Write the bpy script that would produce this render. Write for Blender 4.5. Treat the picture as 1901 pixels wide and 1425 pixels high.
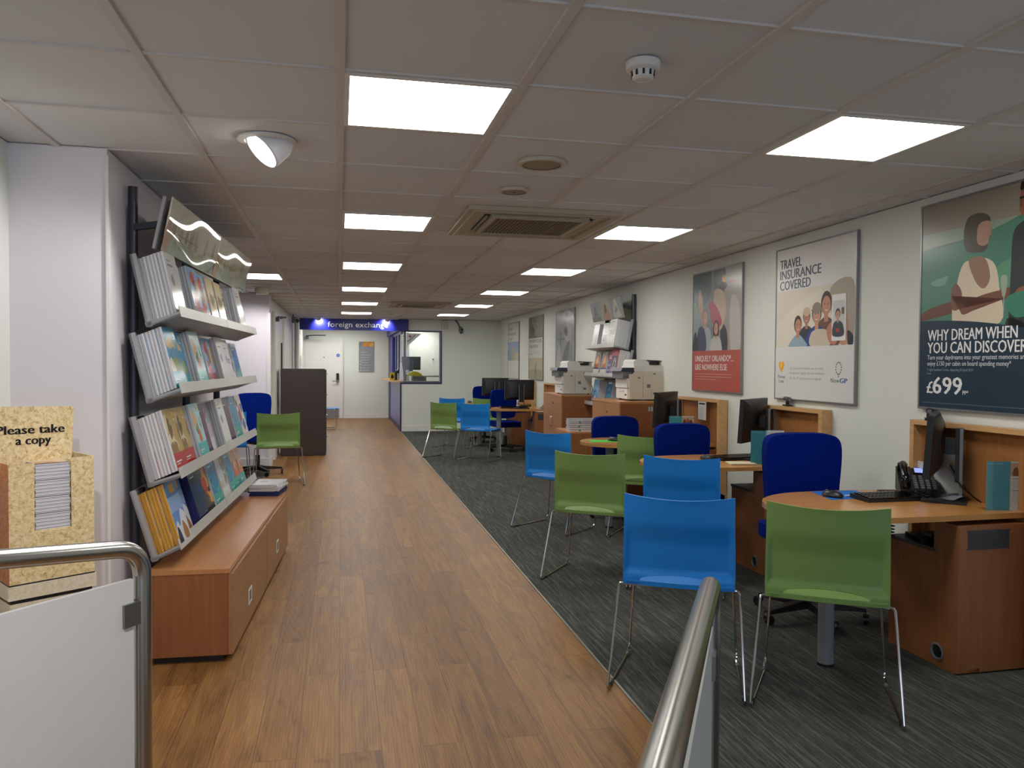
import bpy, bmesh, math, random
from mathutils import Vector, Matrix
random.seed(7)
for o in list(bpy.data.objects): bpy.data.objects.remove(o)
SC = bpy.context.scene
COL = SC.collection
PI = math.pi

# ------------------------------------------------------------ camera, world, exposure
def setup_camera():
    yaw, pit, rol, f = 0.21575, 0.02474, 0.00589, 1458.6
    cr, sr = math.cos(rol), math.sin(rol); cp, sp = math.cos(pit), math.sin(pit); cy, sy = math.cos(yaw), math.sin(yaw)
    def ray(u, v, dep):
        u, v = cr*u + sr*v, -sr*u + cr*v
        x, y, z = u, dep, -v
        y, z = cp*y + sp*z, -sp*y + cp*z
        return Vector((cy*x + sy*y, -sy*x + cy*y, z))
    X, Yd, F = ray(1, 0, 0), ray(0, 1, 0), ray(0, 0, 1)
    cd = bpy.data.cameras.new('camera'); cam = bpy.data.objects.new('camera', cd); COL.objects.link(cam)
    cd.sensor_fit = 'HORIZONTAL'; cd.sensor_width = 36.0; cd.lens = f/1901*36.0; cd.clip_start = 0.02
    up = -Yd; back = -F
    M = Matrix(((X.x, up.x, back.x, 0), (X.y, up.y, back.y, 0), (X.z, up.z, back.z, 1.42), (0, 0, 0, 1)))
    cam.matrix_world = M
    SC.camera = cam
setup_camera()
W = bpy.data.worlds.new('world'); SC.world = W; W.use_nodes = True
W.node_tree.nodes['Background'].inputs[0].default_value = (0.68, 0.80, 1.0, 1)
W.node_tree.nodes['Background'].inputs[1].default_value = 1.7
SC.view_settings.view_transform = 'Standard'; SC.view_settings.look = 'None'
SC.view_settings.exposure = 0.0; SC.view_settings.gamma = 1.0; SC.view_settings.use_curve_mapping = False
PANEL_STRENGTH = 16.5
ZC = 2.3565          # ceiling height

# ------------------------------------------------------------ materials
def lin(c):
    if isinstance(c, str): c = tuple(int(c[i:i+2], 16) for i in (1, 3, 5))
    return tuple(((v/255)/12.92 if v/255 <= .04045 else ((v/255+.055)/1.055)**2.4) for v in c) + (1,)
class NT:
    def __init__(s, name):
        s.m = bpy.data.materials.new(name); s.m.use_nodes = True; s.t = s.m.node_tree
        s.b = s.t.nodes['Principled BSDF']
    def n(s, typ, **kw):
        k = s.t.nodes.new(typ)
        for a, v in kw.items(): setattr(k, a, v)
        return k
    def l(s, a, b): s.t.links.new(a, b)
    def coord(s, scale=(1, 1, 1), rot=(0, 0, 0), kind='Object'):
        c = s.n('ShaderNodeTexCoord'); mp = s.n('ShaderNodeMapping')
        mp.inputs['Scale'].default_value = scale; mp.inputs['Rotation'].default_value = rot
        s.l(c.outputs[kind], mp.inputs[0]); return mp.outputs[0]
    def noise(s, vec, scale, detail=4, rough=.55):
        k = s.n('ShaderNodeTexNoise'); k.inputs['Scale'].default_value = scale; k.inputs['Detail'].default_value = detail
        k.inputs['Roughness'].default_value = rough; s.l(vec, k.inputs['Vector']); return k.outputs['Fac']
    def ramp(s, fac, stops):
        k = s.n('ShaderNodeValToRGB'); e = k.color_ramp.elements
        while len(e) < len(stops): e.new(.5)
        for el, (p, c) in zip(e, stops): el.position = p; el.color = lin(c)
        s.l(fac, k.inputs[0]); return k.outputs[0]
    def mix(s, fac, a, b, typ='MIX'):
        k = s.n('ShaderNodeMix', data_type='RGBA', blend_type=typ)
        for i, v in ((0, fac), (6, a), (7, b)):
            if hasattr(v, 'links'): s.l(v, k.inputs[i])
            elif i == 0: k.inputs[0].default_value = v
            else: k.inputs[i].default_value = v if len(v) == 4 else lin(v)
        return k.outputs[2]
    def bump(s, h, strength, dist=.01):
        k = s.n('ShaderNodeBump'); k.inputs['Strength'].default_value = strength; k.inputs['Distance'].default_value = dist
        s.l(h, k.inputs['Height']); s.l(k.outputs[0], s.b.inputs['Normal'])
_mc = {}
def mat(name, c, rough=.5, metal=0, spec=.5, var=.04, coat=0):
    """plain material with a faint procedural mottling"""
    key = (name, str(c), rough, metal)
    if key in _mc: return _mc[key]
    k = NT(name); b = k.b
    col = lin(c)
    if var:
        f = k.noise(k.coord(), 9.0, 3)
        a = tuple(min(1, v*(1+var)) for v in col[:3]) + (1,); d = tuple(v*(1-var) for v in col[:3]) + (1,)
        k.l(k.mix(f, d, a), b.inputs['Base Color'])
    else: b.inputs['Base Color'].default_value = col
    b.inputs['Roughness'].default_value = rough; b.inputs['Metallic'].default_value = metal
    b.inputs['Specular IOR Level'].default_value = spec; b.inputs['Coat Weight'].default_value = coat
    b.inputs['Coat Roughness'].default_value = .08
    _mc[key] = k.m; return k.m
def paper(c, gloss=.35): return mat('print_%s' % (c if isinstance(c, str) else '%02x%02x%02x' % tuple(c)), c, gloss, 0, .5, .015)
def wood(name, light, dark, axis='z', rough=.38, scale=1.0):
    k = NT(name)
    st = {'x': (.06, 1, 1), 'y': (1, .06, 1), 'z': (1, 1, .06)}[axis]
    v = k.coord(tuple(q*scale for q in st))
    f1 = k.noise(v, 38, 6, .6); f2 = k.noise(v, 160, 3, .6)
    c = k.ramp(f1, [(.3, dark), (.7, light)])
    c2 = k.mix(.18, c, k.ramp(f2, [(.35, dark), (.6, light)]))
    k.l(c2, k.b.inputs['Base Color']); k.b.inputs['Roughness'].default_value = rough
    k.bump(f2, .04, .002); return k.m
def emis(name, c, s):
    k = NT(name); k.b.inputs['Base Color'].default_value = (0, 0, 0, 1)
    k.b.inputs['Emission Color'].default_value = c; k.b.inputs['Emission Strength'].default_value = s; return k.m

def wall_mat(name, c, rough=.6):
    k = NT(name); v = k.coord()
    f = k.noise(v, 3, 5); col = lin(c)
    k.l(k.mix(f, tuple(q*.96 for q in col[:3])+(1,), col), k.b.inputs['Base Color'])
    k.b.inputs['Roughness'].default_value = rough; k.bump(k.noise(v, 180, 2), .05, .002); return k.m
M_WALL = wall_mat('painted_wall', '#dfe2da'); M_PILLAR = wall_mat('painted_pillar', '#e6e2e6')
M_SKIRT = mat('white_gloss_trim', '#e4e2df', .35)
def ceiling_mat():
    k = NT('mineral_ceiling_tile'); v = k.coord()
    sx = k.n('ShaderNodeSeparateXYZ'); k.l(v, sx.inputs[0])
    def cell(o, off):
        a = k.n('ShaderNodeMath', operation='SUBTRACT'); k.l(o, a.inputs[0]); a.inputs[1].default_value = off
        d = k.n('ShaderNodeMath', operation='DIVIDE'); k.l(a.outputs[0], d.inputs[0]); d.inputs[1].default_value = .6
        g = k.n('ShaderNodeMath', operation='FLOOR'); k.l(d.outputs[0], g.inputs[0]); return g.outputs[0]
    cb = k.n('ShaderNodeCombineXYZ'); k.l(cell(sx.outputs[0], 0), cb.inputs[0]); k.l(cell(sx.outputs[1], 2.595), cb.inputs[1])
    wn = k.n('ShaderNodeTexWhiteNoise', noise_dimensions='3D'); k.l(cb.outputs[0], wn.inputs['Vector'])
    c = k.ramp(wn.outputs['Value'], [(0, '#d3d3d3'), (1, '#dfdfdf')])
    f = k.noise(v, 400, 2); k.l(k.mix(.12, c, k.ramp(f, [(.3, '#b2b1b0'), (.6, '#e3e2e1')])), k.b.inputs['Base Color'])
    k.b.inputs['Roughness'].default_value = .9; k.bump(f, .1, .003); return k.m
M_CEIL = ceiling_mat(); M_TBAR = mat('ceiling_bar', '#cfc9c3', .5)
def floor_mat():
    k = NT('wood_plank_vinyl')
    v = k.coord((1, 1, 1), (0, 0, PI/2))
    br = k.n('ShaderNodeTexBrick'); k.l(v, br.inputs['Vector']); br.offset = .37; br.offset_frequency = 2
    br.inputs['Scale'].default_value = 1.0; br.inputs['Mortar Size'].default_value = .0012; br.inputs['Mortar Smooth'].default_value = .2
    br.inputs['Brick Width'].default_value = 1.22; br.inputs['Row Height'].default_value = .152; br.inputs['Bias'].default_value = 0
    br.inputs['Color1'].default_value = (0, 0, 0, 1); br.inputs['Color2'].default_value = (1, 1, 1, 1); br.inputs['Mortar'].default_value = (.5, .5, .5, 1)
    # grain: stretched noise, offset per plank
    mp = k.n('ShaderNodeVectorMath', operation='ADD'); k.l(v, mp.inputs[0])
    sc = k.n('ShaderNodeVectorMath', operation='SCALE'); k.l(br.outputs['Color'], sc.inputs[0]); sc.inputs['Scale'].default_value = 7.0
    k.l(sc.outputs[0], mp.inputs[1])
    st = k.n('ShaderNodeMapping'); st.inputs['Scale'].default_value = (.9, 9, 1); k.l(mp.outputs[0], st.inputs[0])
    f1 = k.noise(st.outputs[0], 2.2, 7, .62); f1.node.inputs['Distortion'].default_value = 1.2
    wv = k.n('ShaderNodeTexWave', wave_type='RINGS', rings_direction='Z'); st2 = k.n('ShaderNodeMapping'); st2.inputs['Scale'].default_value = (.55, 5, 1)
    k.l(mp.outputs[0], st2.inputs[0]); k.l(st2.outputs[0], wv.inputs['Vector'])
    wv.inputs['Scale'].default_value = 5; wv.inputs['Distortion'].default_value = 9; wv.inputs['Detail'].default_value = 3; wv.inputs['Detail Scale'].default_value = .9
    base = k.ramp(f1, [(.28, '#664322'), (.5, '#8c6233'), (.74, '#a67c44')])
    c = k.mix(.16, base, k.ramp(wv.outputs['Fac'], [(.2, '#5c3c22'), (.6, '#a67f4e')]))
    bw = k.n('ShaderNodeRGBToBW'); k.l(br.outputs['Color'], bw.inputs[0])
    c = k.mix(.5, c, k.ramp(bw.outputs[0], [(0, '#b8b0a4'), (1, '#ffffff')]), 'MULTIPLY')
    kn = k.noise(k.coord((1, 1, 1)), 5.5, 2); knot = k.ramp(kn, [(.66, '#ffffff'), (.78, '#8a6f5a')])
    c = k.mix(.6, c, knot, 'MULTIPLY')
    c = k.mix(br.outputs['Fac'], c, lin('#4d3828'))
    k.l(c, k.b.inputs['Base Color'])
    fr = k.n('ShaderNodeMapRange'); k.l(f1, fr.inputs[0]); fr.inputs[3].default_value = .40; fr.inputs[4].default_value = .52
    k.l(fr.outputs[0], k.b.inputs['Roughness']); k.b.inputs['Specular IOR Level'].default_value = .38; k.bump(f1, .06, .003); return k.m
M_FLOOR = floor_mat()
def carpet_mat():
    k = NT('ribbed_grey_carpet')
    v = k.coord((60, 2.0, 1), (0, 0, .14)); f = k.noise(v, 1.3, 5, .65)
    v2 = k.coord((300, 14, 1), (0, 0, .14)); f2 = k.noise(v2, 1.0, 3, .6)
    c = k.ramp(f, [(.32, '#1a1d1f'), (.5, '#383b3b'), (.68, '#7b7a70')])
    c = k.mix(.45, c, k.ramp(f2, [(.3, '#222527'), (.65, '#6a6a62')]))
    k.l(c, k.b.inputs['Base Color']); k.b.inputs['Roughness'].default_value = .95; k.b.inputs['Specular IOR Level'].default_value = .15
    k.bump(f2, .6, .004); return k.m
M_CARPET = carpet_mat()
M_BEECH = wood('beech_laminate', '#ae7847', '#99673a', 'z'); M_BEECHX = wood('beech_laminate_long_grain', '#c48d5c', '#ad7548', 'y', .28)
M_BEECHD = wood('desk_top_beech', '#cb9250', '#b27a40', 'x', .22)
M_EDGE = wood('beech_edge', '#d3a873', '#c09260', 'y', .35)
M_CHERRY = wood('cherry_laminate', '#98603a', '#84502e', 'z', .4)
M_STEEL = mat('brushed_stainless_steel', '#b9b8b4', .24, 1, .5, .03)
M_CHROME = mat('chrome', '#c9cac8', .09, 1, .5, 0)
M_SILVER = mat('silver_painted_metal', '#a9a9ab', .4, .25)
M_LIP = mat('pale_grey_shelf_lip', '#bcbcb6', .35, .1)
M_DARKPOLE = mat('dark_grey_metal', '#43474f', .35, .4)
M_GREEN = mat('green_plastic', '#7b9b55', .42, 0, .4, .02); M_BLUE = mat('sky_blue_plastic', '#1482d8', .42, 0, .4, .02)
def fabric_mat():
    k = NT('royal_blue_fabric'); v = k.coord(); f = k.noise(v, 600, 2)
    k.l(k.ramp(f, [(.3, '#00145c'), (.7, '#032384')]), k.b.inputs['Base Color']); k.b.inputs['Roughness'].default_value = .95; k.b.inputs['Specular IOR Level'].default_value = .08
    k.bump(f, .25, .002); return k.m
M_FABRIC = fabric_mat()
M_BLACK = mat('black_plastic', '#17181a', .4); M_BLACKG = mat('glossy_black', '#0d0e10', .12); M_SCREEN = mat('dark_screen', '#08090b', .1)
M_GREYP = mat('grey_plastic', '#6c6e70', .45); M_DGREY = mat('dark_grey_laminate', '#47423e', .5)
M_WHITEP = mat('white_plastic', '#dedcd6', .4); M_IVORY = mat('ivory_plastic', '#cfc8b8', .45)
M_NAVY = mat('navy_plastic', '#1c2238', .3); M_BLUEP = mat('royal_blue_paint', '#1a1f86', .35); M_BLUED = mat('dark_blue_frame', '#141a4d', .35)
M_BROWN = mat('brown_painted_steel', '#3b302a', .45)
def page_mat(name, a, b):
    k = NT(name); v = k.coord(); sx = k.n('ShaderNodeSeparateXYZ'); k.l(v, sx.inputs[0])
    q = k.n('ShaderNodeMath', operation='MULTIPLY'); k.l(sx.outputs[2], q.inputs[0]); q.inputs[1].default_value = 182*2*PI/3
    f = k.n('ShaderNodeMath', operation='SINE'); k.l(q.outputs[0], f.inputs[0])
    k.l(k.ramp(f.outputs[0], [(.0, a), (.82, a), (.97, b)]), k.b.inputs['Base Color']); k.b.inputs['Roughness'].default_value = .6; return k.m
M_PAGE = page_mat('white_page_edges', '#dcdcde', '#77777c'); M_WHITE = mat('white_laminate', '#d4d4ce', .4)
M_GREYMETAL = mat('satin_aluminium', '#8f9192', .35, .7)
def glass_mat(name, tint=(.97, .98, .98, 1), rough=.03):
    k = NT(name); t = k.n('ShaderNodeBsdfTransparent'); t.inputs[0].default_value = tint
    g = k.n('ShaderNodeBsdfGlossy'); g.inputs['Roughness'].default_value = rough
    lw = k.n('ShaderNodeLayerWeight'); lw.inputs['Blend'].default_value = .5
    pw = k.n('ShaderNodeMath', operation='POWER'); k.l(lw.outputs['Facing'], pw.inputs[0]); pw.inputs[1].default_value = 5.0
    mr = k.n('ShaderNodeMapRange'); k.l(pw.outputs[0], mr.inputs[0]); mr.inputs[3].default_value = .04; mr.inputs[4].default_value = 1
    mx = k.n('ShaderNodeMixShader'); k.l(mr.outputs[0], mx.inputs[0]); k.l(t.outputs[0], mx.inputs[1]); k.l(g.outputs[0], mx.inputs[2])
    k.l(mx.outputs[0], k.t.nodes['Material Output'].inputs[0]); return k.m
M_GLASS = glass_mat('clear_glass'); M_ACRYLIC = glass_mat('clear_acrylic', (.97, .98, .97, 1))
def sand_mat(name, a, b, c):
    k = NT(name); v = k.coord(); f = k.noise(v, 70, 8, .75); f.node.inputs['Distortion'].default_value = .6
    k.l(k.ramp(f, [(.32, a), (.47, b), (.62, c)]), k.b.inputs['Base Color']); k.b.inputs['Roughness'].default_value = .5; return k.m
M_SAND = sand_mat('sandstone_print', '#a27a3a', '#dfc68f', '#f0dfb6'); M_SANDR = sand_mat('red_sandstone_print', '#8a4526', '#b87247', '#cb9062')
M_MARBLE = sand_mat('pale_stone_print', '#cbbd9f', '#ddd0b4', '#e6dcc8')
M_PANEL = emis('light_panel_diffuser', (1.0, .985, .935, 1), PANEL_STRENGTH)

# ------------------------------------------------------------ mesh helpers
class MB:
    def __init__(s, M=None): s.bm = bmesh.new(); s.mats = []; s.M = M or Matrix()
    def mi(s, m):
        if m not in s.mats: s.mats.append(m)
        return s.mats.index(m)
    def add(s, verts, faces, m, bevel=0, seg=2, M=None):
        T = s.M @ M if M is not None else s.M
        vs = [s.bm.verts.new(T @ Vector(v)) for v in verts]; i = s.mi(m); fs = []
        for f in faces:
            try: q = s.bm.faces.new([vs[j] for j in f]); q.material_index = i; fs.append(q)
            except ValueError: pass
        if bevel:
            es = list({e for f in fs for e in f.edges if len(e.link_faces) == 2 and e.calc_face_angle(0) > .5})
            r = bmesh.ops.bevel(s.bm, geom=es, offset=bevel, segments=seg, affect='EDGES', profile=.5, clamp_overlap=True)
            for f in r['faces']: f.material_index = i
        return vs
    def box(s, x0, x1, y0, y1, z0, z1, m, bevel=0, M=None, seg=2):
        v = [(x, y, z) for z in (z0, z1) for y in (y0, y1) for x in (x0, x1)]
        f = [(0, 2, 3, 1), (4, 5, 7, 6), (0, 1, 5, 4), (2, 6, 7, 3), (0, 4, 6, 2), (1, 3, 7, 5)]
        return s.add(v, f, m, bevel, seg, M)
    def prism(s, pts, z0, z1, m, bevel=0, M=None, seg=2):
        n = len(pts)
        a = sum(pts[i][0]*pts[(i+1) % n][1]-pts[(i+1) % n][0]*pts[i][1] for i in range(n))
        if a < 0: pts = pts[::-1]
        v = [(x, y, z0) for x, y in pts] + [(x, y, z1) for x, y in pts]
        f = [tuple(range(n-1, -1, -1)), tuple(range(n, 2*n))] + [(i, (i+1) % n, n+(i+1) % n, n+i) for i in range(n)]
        return s.add(v, f, m, bevel, seg, M)
    def cyl(s, p0, p1, r0, m, r1=None, seg=20, cap=True):
        r1 = r0 if r1 is None else r1
        p0, p1 = Vector(p0), Vector(p1); d = (p1-p0).normalized()
        a = d.orthogonal().normalized(); b = d.cross(a)
        v = [p0+(a*math.cos(t)+b*math.sin(t))*r0 for t in [2*PI*i/seg for i in range(seg)]] + [p1+(a*math.cos(t)+b*math.sin(t))*r1 for t in [2*PI*i/seg for i in range(seg)]]
        f = [(i, (i+1) % seg, seg+(i+1) % seg, seg+i) for i in range(seg)]
        if cap: f += [tuple(range(seg-1, -1, -1)), tuple(range(seg, 2*seg))]
        return s.add(v, f, m)
    def tube(s, pts, r, m, seg=10, rnd=0, n=6, cap=True, flat=None):
        P = [Vector(p) for p in pts]
        if rnd:
            Q = [P[0]]
            for i in range(1, len(P)-1):
                a, b, c = P[i-1], P[i], P[i+1]
                k = min(rnd, (a-b).length*.49, (c-b).length*.49)
                u = b+(a-b).normalized()*k; w = b+(c-b).normalized()*k
                for j in range(n+1):
                    t = j/n; Q.append(u*(1-t)**2+b*2*t*(1-t)+w*t*t)
            Q.append(P[-1]); P = Q
        tang = []
        for i in range(len(P)):
            a = P[max(i-1, 0)]; c = P[min(i+1, len(P)-1)]; tang.append((c-a).normalized())
        nrm = tang[0].orthogonal().normalized(); rings = []
        for i, p in enumerate(P):
            nrm = (nrm - tang[i]*nrm.dot(tang[i])).normalized(); bn = tang[i].cross(nrm)
            rings.append([p+(nrm*math.cos(2*PI*j/seg)+bn*math.sin(2*PI*j/seg))*r for j in range(seg)])
        v = [q for rg in rings for q in rg]; f = []
        for i in range(len(P)-1):
            for j in range(seg): f.append((i*seg+j, i*seg+(j+1) % seg, (i+1)*seg+(j+1) % seg, (i+1)*seg+j))
        if cap: f += [tuple(range(seg-1, -1, -1)), tuple(range((len(P)-1)*seg, len(P)*seg))]
        return s.add(v, f, m)
    def lathe(s, prof, m, seg=32, M=None):
        v = []; f = []; n = len(prof)
        for i in range(seg):
            t = 2*PI*i/seg
            for r, z in prof: v.append((r*math.cos(t), r*math.sin(t), z))
        for i in range(seg):
            for j in range(n-1): f.append((i*n+j, ((i+1) % seg)*n+j, ((i+1) % seg)*n+j+1, i*n+j+1))
        r = s.add(v, f, m, M=M); bmesh.ops.remove_doubles(s.bm, verts=[q for q in r if q.is_valid], dist=1e-5); return r
    def sheet(s, fn, nu, nv, th, m, skip=None):
        """curved sheet of thickness th from fn(u, v)"""
        g = [[Vector(fn(i/nu, j/nv)) for j in range(nv+1)] for i in range(nu+1)]
        def nr(i, j):
            a = g[min(i+1, nu)][j]-g[max(i-1, 0)][j]; b = g[i][min(j+1, nv)]-g[i][max(j-1, 0)]
            return a.cross(b).normalized()
        v = []; idx = {}
        for sgn in (0, 1):
            for i in range(nu+1):
                for j in range(nv+1):
                    idx[sgn, i, j] = len(v); v.append(g[i][j]-nr(i, j)*th*sgn)
        used = {(i, j) for i in range(nu) for j in range(nv) if not (skip and skip((i+.5)/nu, (j+.5)/nv))}
        f = []
        for i, j in used:
            q = [(i, j), (i+1, j), (i+1, j+1), (i, j+1)]
            f.append(tuple(idx[(0,)+p] for p in q)); f.append(tuple(idx[(1,)+p] for p in reversed(q)))
            for (di, dj), a, b in (((0, -1), q[0], q[1]), ((1, 0), q[1], q[2]), ((0, 1), q[2], q[3]), ((-1, 0), q[3], q[0])):
                if (i+di, j+dj) not in used: f.append((idx[(0,)+b], idx[(0,)+a], idx[(1,)+a], idx[(1,)+b]))
        return s.add(v, f, m)
    def build(s, name, parent=None, smooth=True, ang=.6):
        bm = s.bm
        for v in [v for v in bm.verts if not v.link_faces]: bm.verts.remove(v)
        bmesh.ops.recalc_face_normals(bm, faces=bm.faces)
        if smooth:
            for f in bm.faces: f.smooth = True
            for e in bm.edges:
                if len(e.link_faces) != 2 or e.calc_face_angle(0) > ang: e.smooth = False
        me = bpy.data.meshes.new(name); bm.to_mesh(me); bm.free()
        for m in s.mats: me.materials.append(m)
        o = bpy.data.objects.new(name, me); COL.objects.link(o)
        if parent: o.parent = parent
        return o
def tag(o, label=None, cat=None, group=None, kind=None):
    for k, v in (('label', label), ('category', cat), ('group', group), ('kind', kind)):
        if v: o[k] = v
    return o
def thing(name, label, cat, loc=(0, 0, 0), rz=0, group=None):
    o = bpy.data.objects.new(name, None); COL.objects.link(o); o.location = loc; o.rotation_euler = (0, 0, rz); o.empty_display_size = .1
    return tag(o, label, cat, group)
def struct(mb, name, parent=None, smooth=False): return tag(mb.build(name, parent, smooth), kind='structure')
def dup(root, loc, rz, label, group=None, swap=None):
    def cp(o, par):
        c = o.copy(); COL.objects.link(c)
        if par: c.parent = par
        for ch in list(o.children): cp(ch, c)
        if swap and c.type == 'MESH':
            for old, new in swap.items():
                if old in [m for m in c.data.materials]:
                    c.data = swap_mesh(c.data, old, new)
        return c
    r = cp(root, None); r.location = loc; r.rotation_euler = (0, 0, rz); tag(r, label, None, group); return r
_sw = {}
def swap_mesh(me, old, new):
    k = (me.name, old.name, new.name)
    if k not in _sw:
        n = me.copy()
        for i, m in enumerate(n.materials):
            if m == old: n.materials[i] = new
        _sw[k] = n
    return _sw[k]
def frame(o, X, Y):
    X = Vector(X).normalized(); Y = Vector(Y); Y = (Y-X*Y.dot(X)).normalized(); Z = X.cross(Y)
    return Matrix(((X.x, Y.x, Z.x, o[0]), (X.y, Y.y, Z.y, o[1]), (X.z, Y.z, Z.z, o[2]), (0, 0, 0, 1)))
_tc = {}
def text_mesh(txt, bold):
    k = (txt, bold)
    if k not in _tc:
        cu = bpy.data.curves.new('t', 'FONT'); cu.body = txt; cu.size = 1; cu.offset = bold; cu.resolution_u = 2; cu.space_line = .95
        o = bpy.data.objects.new('t', cu); COL.objects.link(o)
        dg = bpy.context.evaluated_depsgraph_get(); me = bpy.data.meshes.new_from_object(o.evaluated_get(dg))
        bpy.data.objects.remove(o); bpy.data.curves.remove(cu)
        xs = [v.co.x for v in me.vertices] or [0]; _tc[k] = (me, min(xs), max(xs))
    return _tc[k]
def smooth_loop(pts, n=5):
    out = []; N = len(pts)
    for i in range(N):
        p0, p1, p2, p3 = [Vector((*pts[(i+k-1) % N], 0)) for k in range(4)]
        for j in range(n):
            t = j/n; q = .5*((2*p1)+(p2-p0)*t+(2*p0-5*p1+4*p2-p3)*t*t+(3*p1-p0-3*p2+p3)*t**3); out.append((q.x, q.y))
    return out
def clip(pts, x0=0, x1=1, y0=0, y1=1):
    def cut(ps, ins, inter):
        o = []
        for i in range(len(ps)):
            a, b = ps[i-1], ps[i]
            if ins(b):
                if not ins(a): o.append(inter(a, b))
                o.append(b)
            elif ins(a): o.append(inter(a, b))
        return o
    def ix(x): return lambda a, b: (x, a[1]+(b[1]-a[1])*(x-a[0])/(b[0]-a[0]))
    def iy(y): return lambda a, b: (a[0]+(b[0]-a[0])*(y-a[1])/(b[1]-a[1]), y)
    for ins, it in ((lambda p: p[0] >= x0-1e-9, ix(x0)), (lambda p: p[0] <= x1+1e-9, ix(x1)), (lambda p: p[1] >= y0-1e-9, iy(y0)), (lambda p: p[1] <= y1+1e-9, iy(y1))):
        pts = cut(pts, ins, it)
        if len(pts) < 3: return []
    return pts
def art(mb, M, w, h, items, gloss=.3, z0=.0005, dz=.00005):
    """flat printed picture: items in 0..1 coordinates of a w x h sheet whose frame is M (origin bottom left)"""
    z = z0
    for it in items:
        k = it[0]; z += dz
        if k in 'pb':
            pts = it[1]
            if k == 'b': pts = smooth_loop(pts)
            pts = clip(pts)
            if len(pts) < 3: continue
            m = it[2] if not isinstance(it[2], (str, tuple)) else paper(it[2], gloss)
            T = mb.M @ M; vs = [mb.bm.verts.new(T @ Vector((x*w, y*h, z))) for x, y in pts]
            try: f = mb.bm.faces.new(vs)
            except ValueError: continue
            f.material_index = mb.mi(m)
            if len(pts) > 4: bmesh.ops.triangulate(mb.bm, faces=[f])
        elif k == 'e':
            _, cx, cy, rx, ry, c = it[:6]
            pts = clip([(cx+rx*math.cos(2*PI*i/20), cy+ry*math.sin(2*PI*i/20)) for i in range(20)])
            if len(pts) < 3: continue
            T = mb.M @ M; f = mb.bm.faces.new([mb.bm.verts.new(T @ Vector((x*w, y*h, z))) for x, y in pts]); f.material_index = mb.mi(paper(c, gloss))
        elif k == 't':
            _, txt, x, y, hh, c = it[:6]; tw = it[6] if len(it) > 6 else None; bold = it[7] if len(it) > 7 else 0; rot = it[8] if len(it) > 8 else 0
            me, x0, x1 = text_mesh(txt, 0); sy = hh*h; sx = sy if not tw else tw*w/max(x1-x0, 1e-6)
            i = mb.mi(paper(c, gloss))
            for q, sh in enumerate((-bold, 0, bold) if bold else (0,)):      # heavier strokes: the same glyphs printed side by side
                T = mb.M @ M @ Matrix.Translation((x*w, y*h, z+q*dz*.2)) @ Matrix.Rotation(rot, 4, 'Z') @ Matrix.Diagonal((sx, sy, 1, 1)) @ Matrix.Translation((sh+(-x0 if tw else 0), 0, 0))
                nf = len(mb.bm.faces); t = me.copy(); t.transform(T); mb.bm.from_mesh(t); bpy.data.meshes.remove(t)
                mb.bm.faces.ensure_lookup_table()
                for f in mb.bm.faces[nf:]: f.material_index = i
def R(x0, x1, y0, y1): return [(x0, y0), (x1, y0), (x1, y1), (x0, y1)]
def heart(cx, cy, r, asp=1.0):
    return [(cx+r*.0625*16*math.sin(t)**3*asp, cy+r*.0625*(13*math.cos(t)-5*math.cos(2*t)-2*math.cos(3*t)-math.cos(4*t))) for t in [2*PI*i/24 for i in range(24)]]

# ------------------------------------------------------------ room shell
def wx(y): return 3.13+.0145*y           # right wall plane
m = MB(); m.box(-5, 4.2, -3, 21, -.05, 0, M_FLOOR); struct(m, 'floor')
m = MB(); m.prism([(1.19, -3), (4, -3), (4, 16.6), (1.25, 16.6)], 0, .004, M_CARPET)
m.prism([(-5, 6.6), (-.93, 6.6), (-.93, 11.1), (-5, 11.1)], 0, .004, M_CARPET); struct(m, 'floor_carpet')
m = MB(); m.prism([(1.183, -3), (1.193, -3), (1.253, 16.6), (1.243, 16.6)], 0, .0055, mat('metal_floor_strip', '#9a958a', .4, .6)); struct(m, 'trim_2')
m = MB()
m.box(-5, 4.2, -3, 21, ZC+.006, ZC+.08, M_CEIL); struct(m, 'ceiling')
m = MB()
for i in range(-8, 7): m.box(i*.6-.015, i*.6+.015, -3, 21, ZC-.004, ZC+.01, M_TBAR)
for j in range(-9, 31):
    y = 2.595+.6*j
    for i in range(-8, 6): m.box(i*.6+.015, i*.6+.585, y-.007, y+.007, ZC-.001, ZC+.01, M_TBAR)
struct(m, 'trim_3')
def wallbox(name, pts, z0=0, z1=ZC, mt=None): m = MB(); m.prism(pts, z0, z1, mt or M_WALL); return struct(m, name)
wallbox('wall_right', [(wx(-3), -3), (wx(21), 21), (wx(21)+.15, 21), (wx(-3)+.15, -3)])
wallbox('wall_left_front', [(-1.39, -3), (-1.39, 3.775), (-1.55, 3.775), (-1.55, -3)])
wallbox('wall_left_pillar', [(-1.39, 3.775), (-1.0, 3.775), (-1.0, 7.0), (-1.55, 7.0), (-1.55, 3.775)], mt=M_PILLAR)
wallbox('wall_left_recess', [(-5, 6.6), (-1.55, 6.6), (-1.55, 6.5), (-5, 6.5)])
wallbox('wall_left_side', [(-5, 6.5), (-5, 11.2), (-5.1, 11.2), (-5.1, 6.5)])
wallbox('wall_left_middle', [(-5, 11.1), (-.93, 11.1), (-.93, 11.42), (-5, 11.42)], mt=M_PILLAR)
wallbox('wall_left_corridor', [(-.98, 11.42), (-.9, 20.85), (-1.2, 20.85), (-1.2, 11.42)])
wallbox('wall_back', [(-1.2, 20.85), (3.6, 20.85), (3.6, 20.95), (-1.2, 20.95)])
m = MB()   # booth front wall with the window opening
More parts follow.
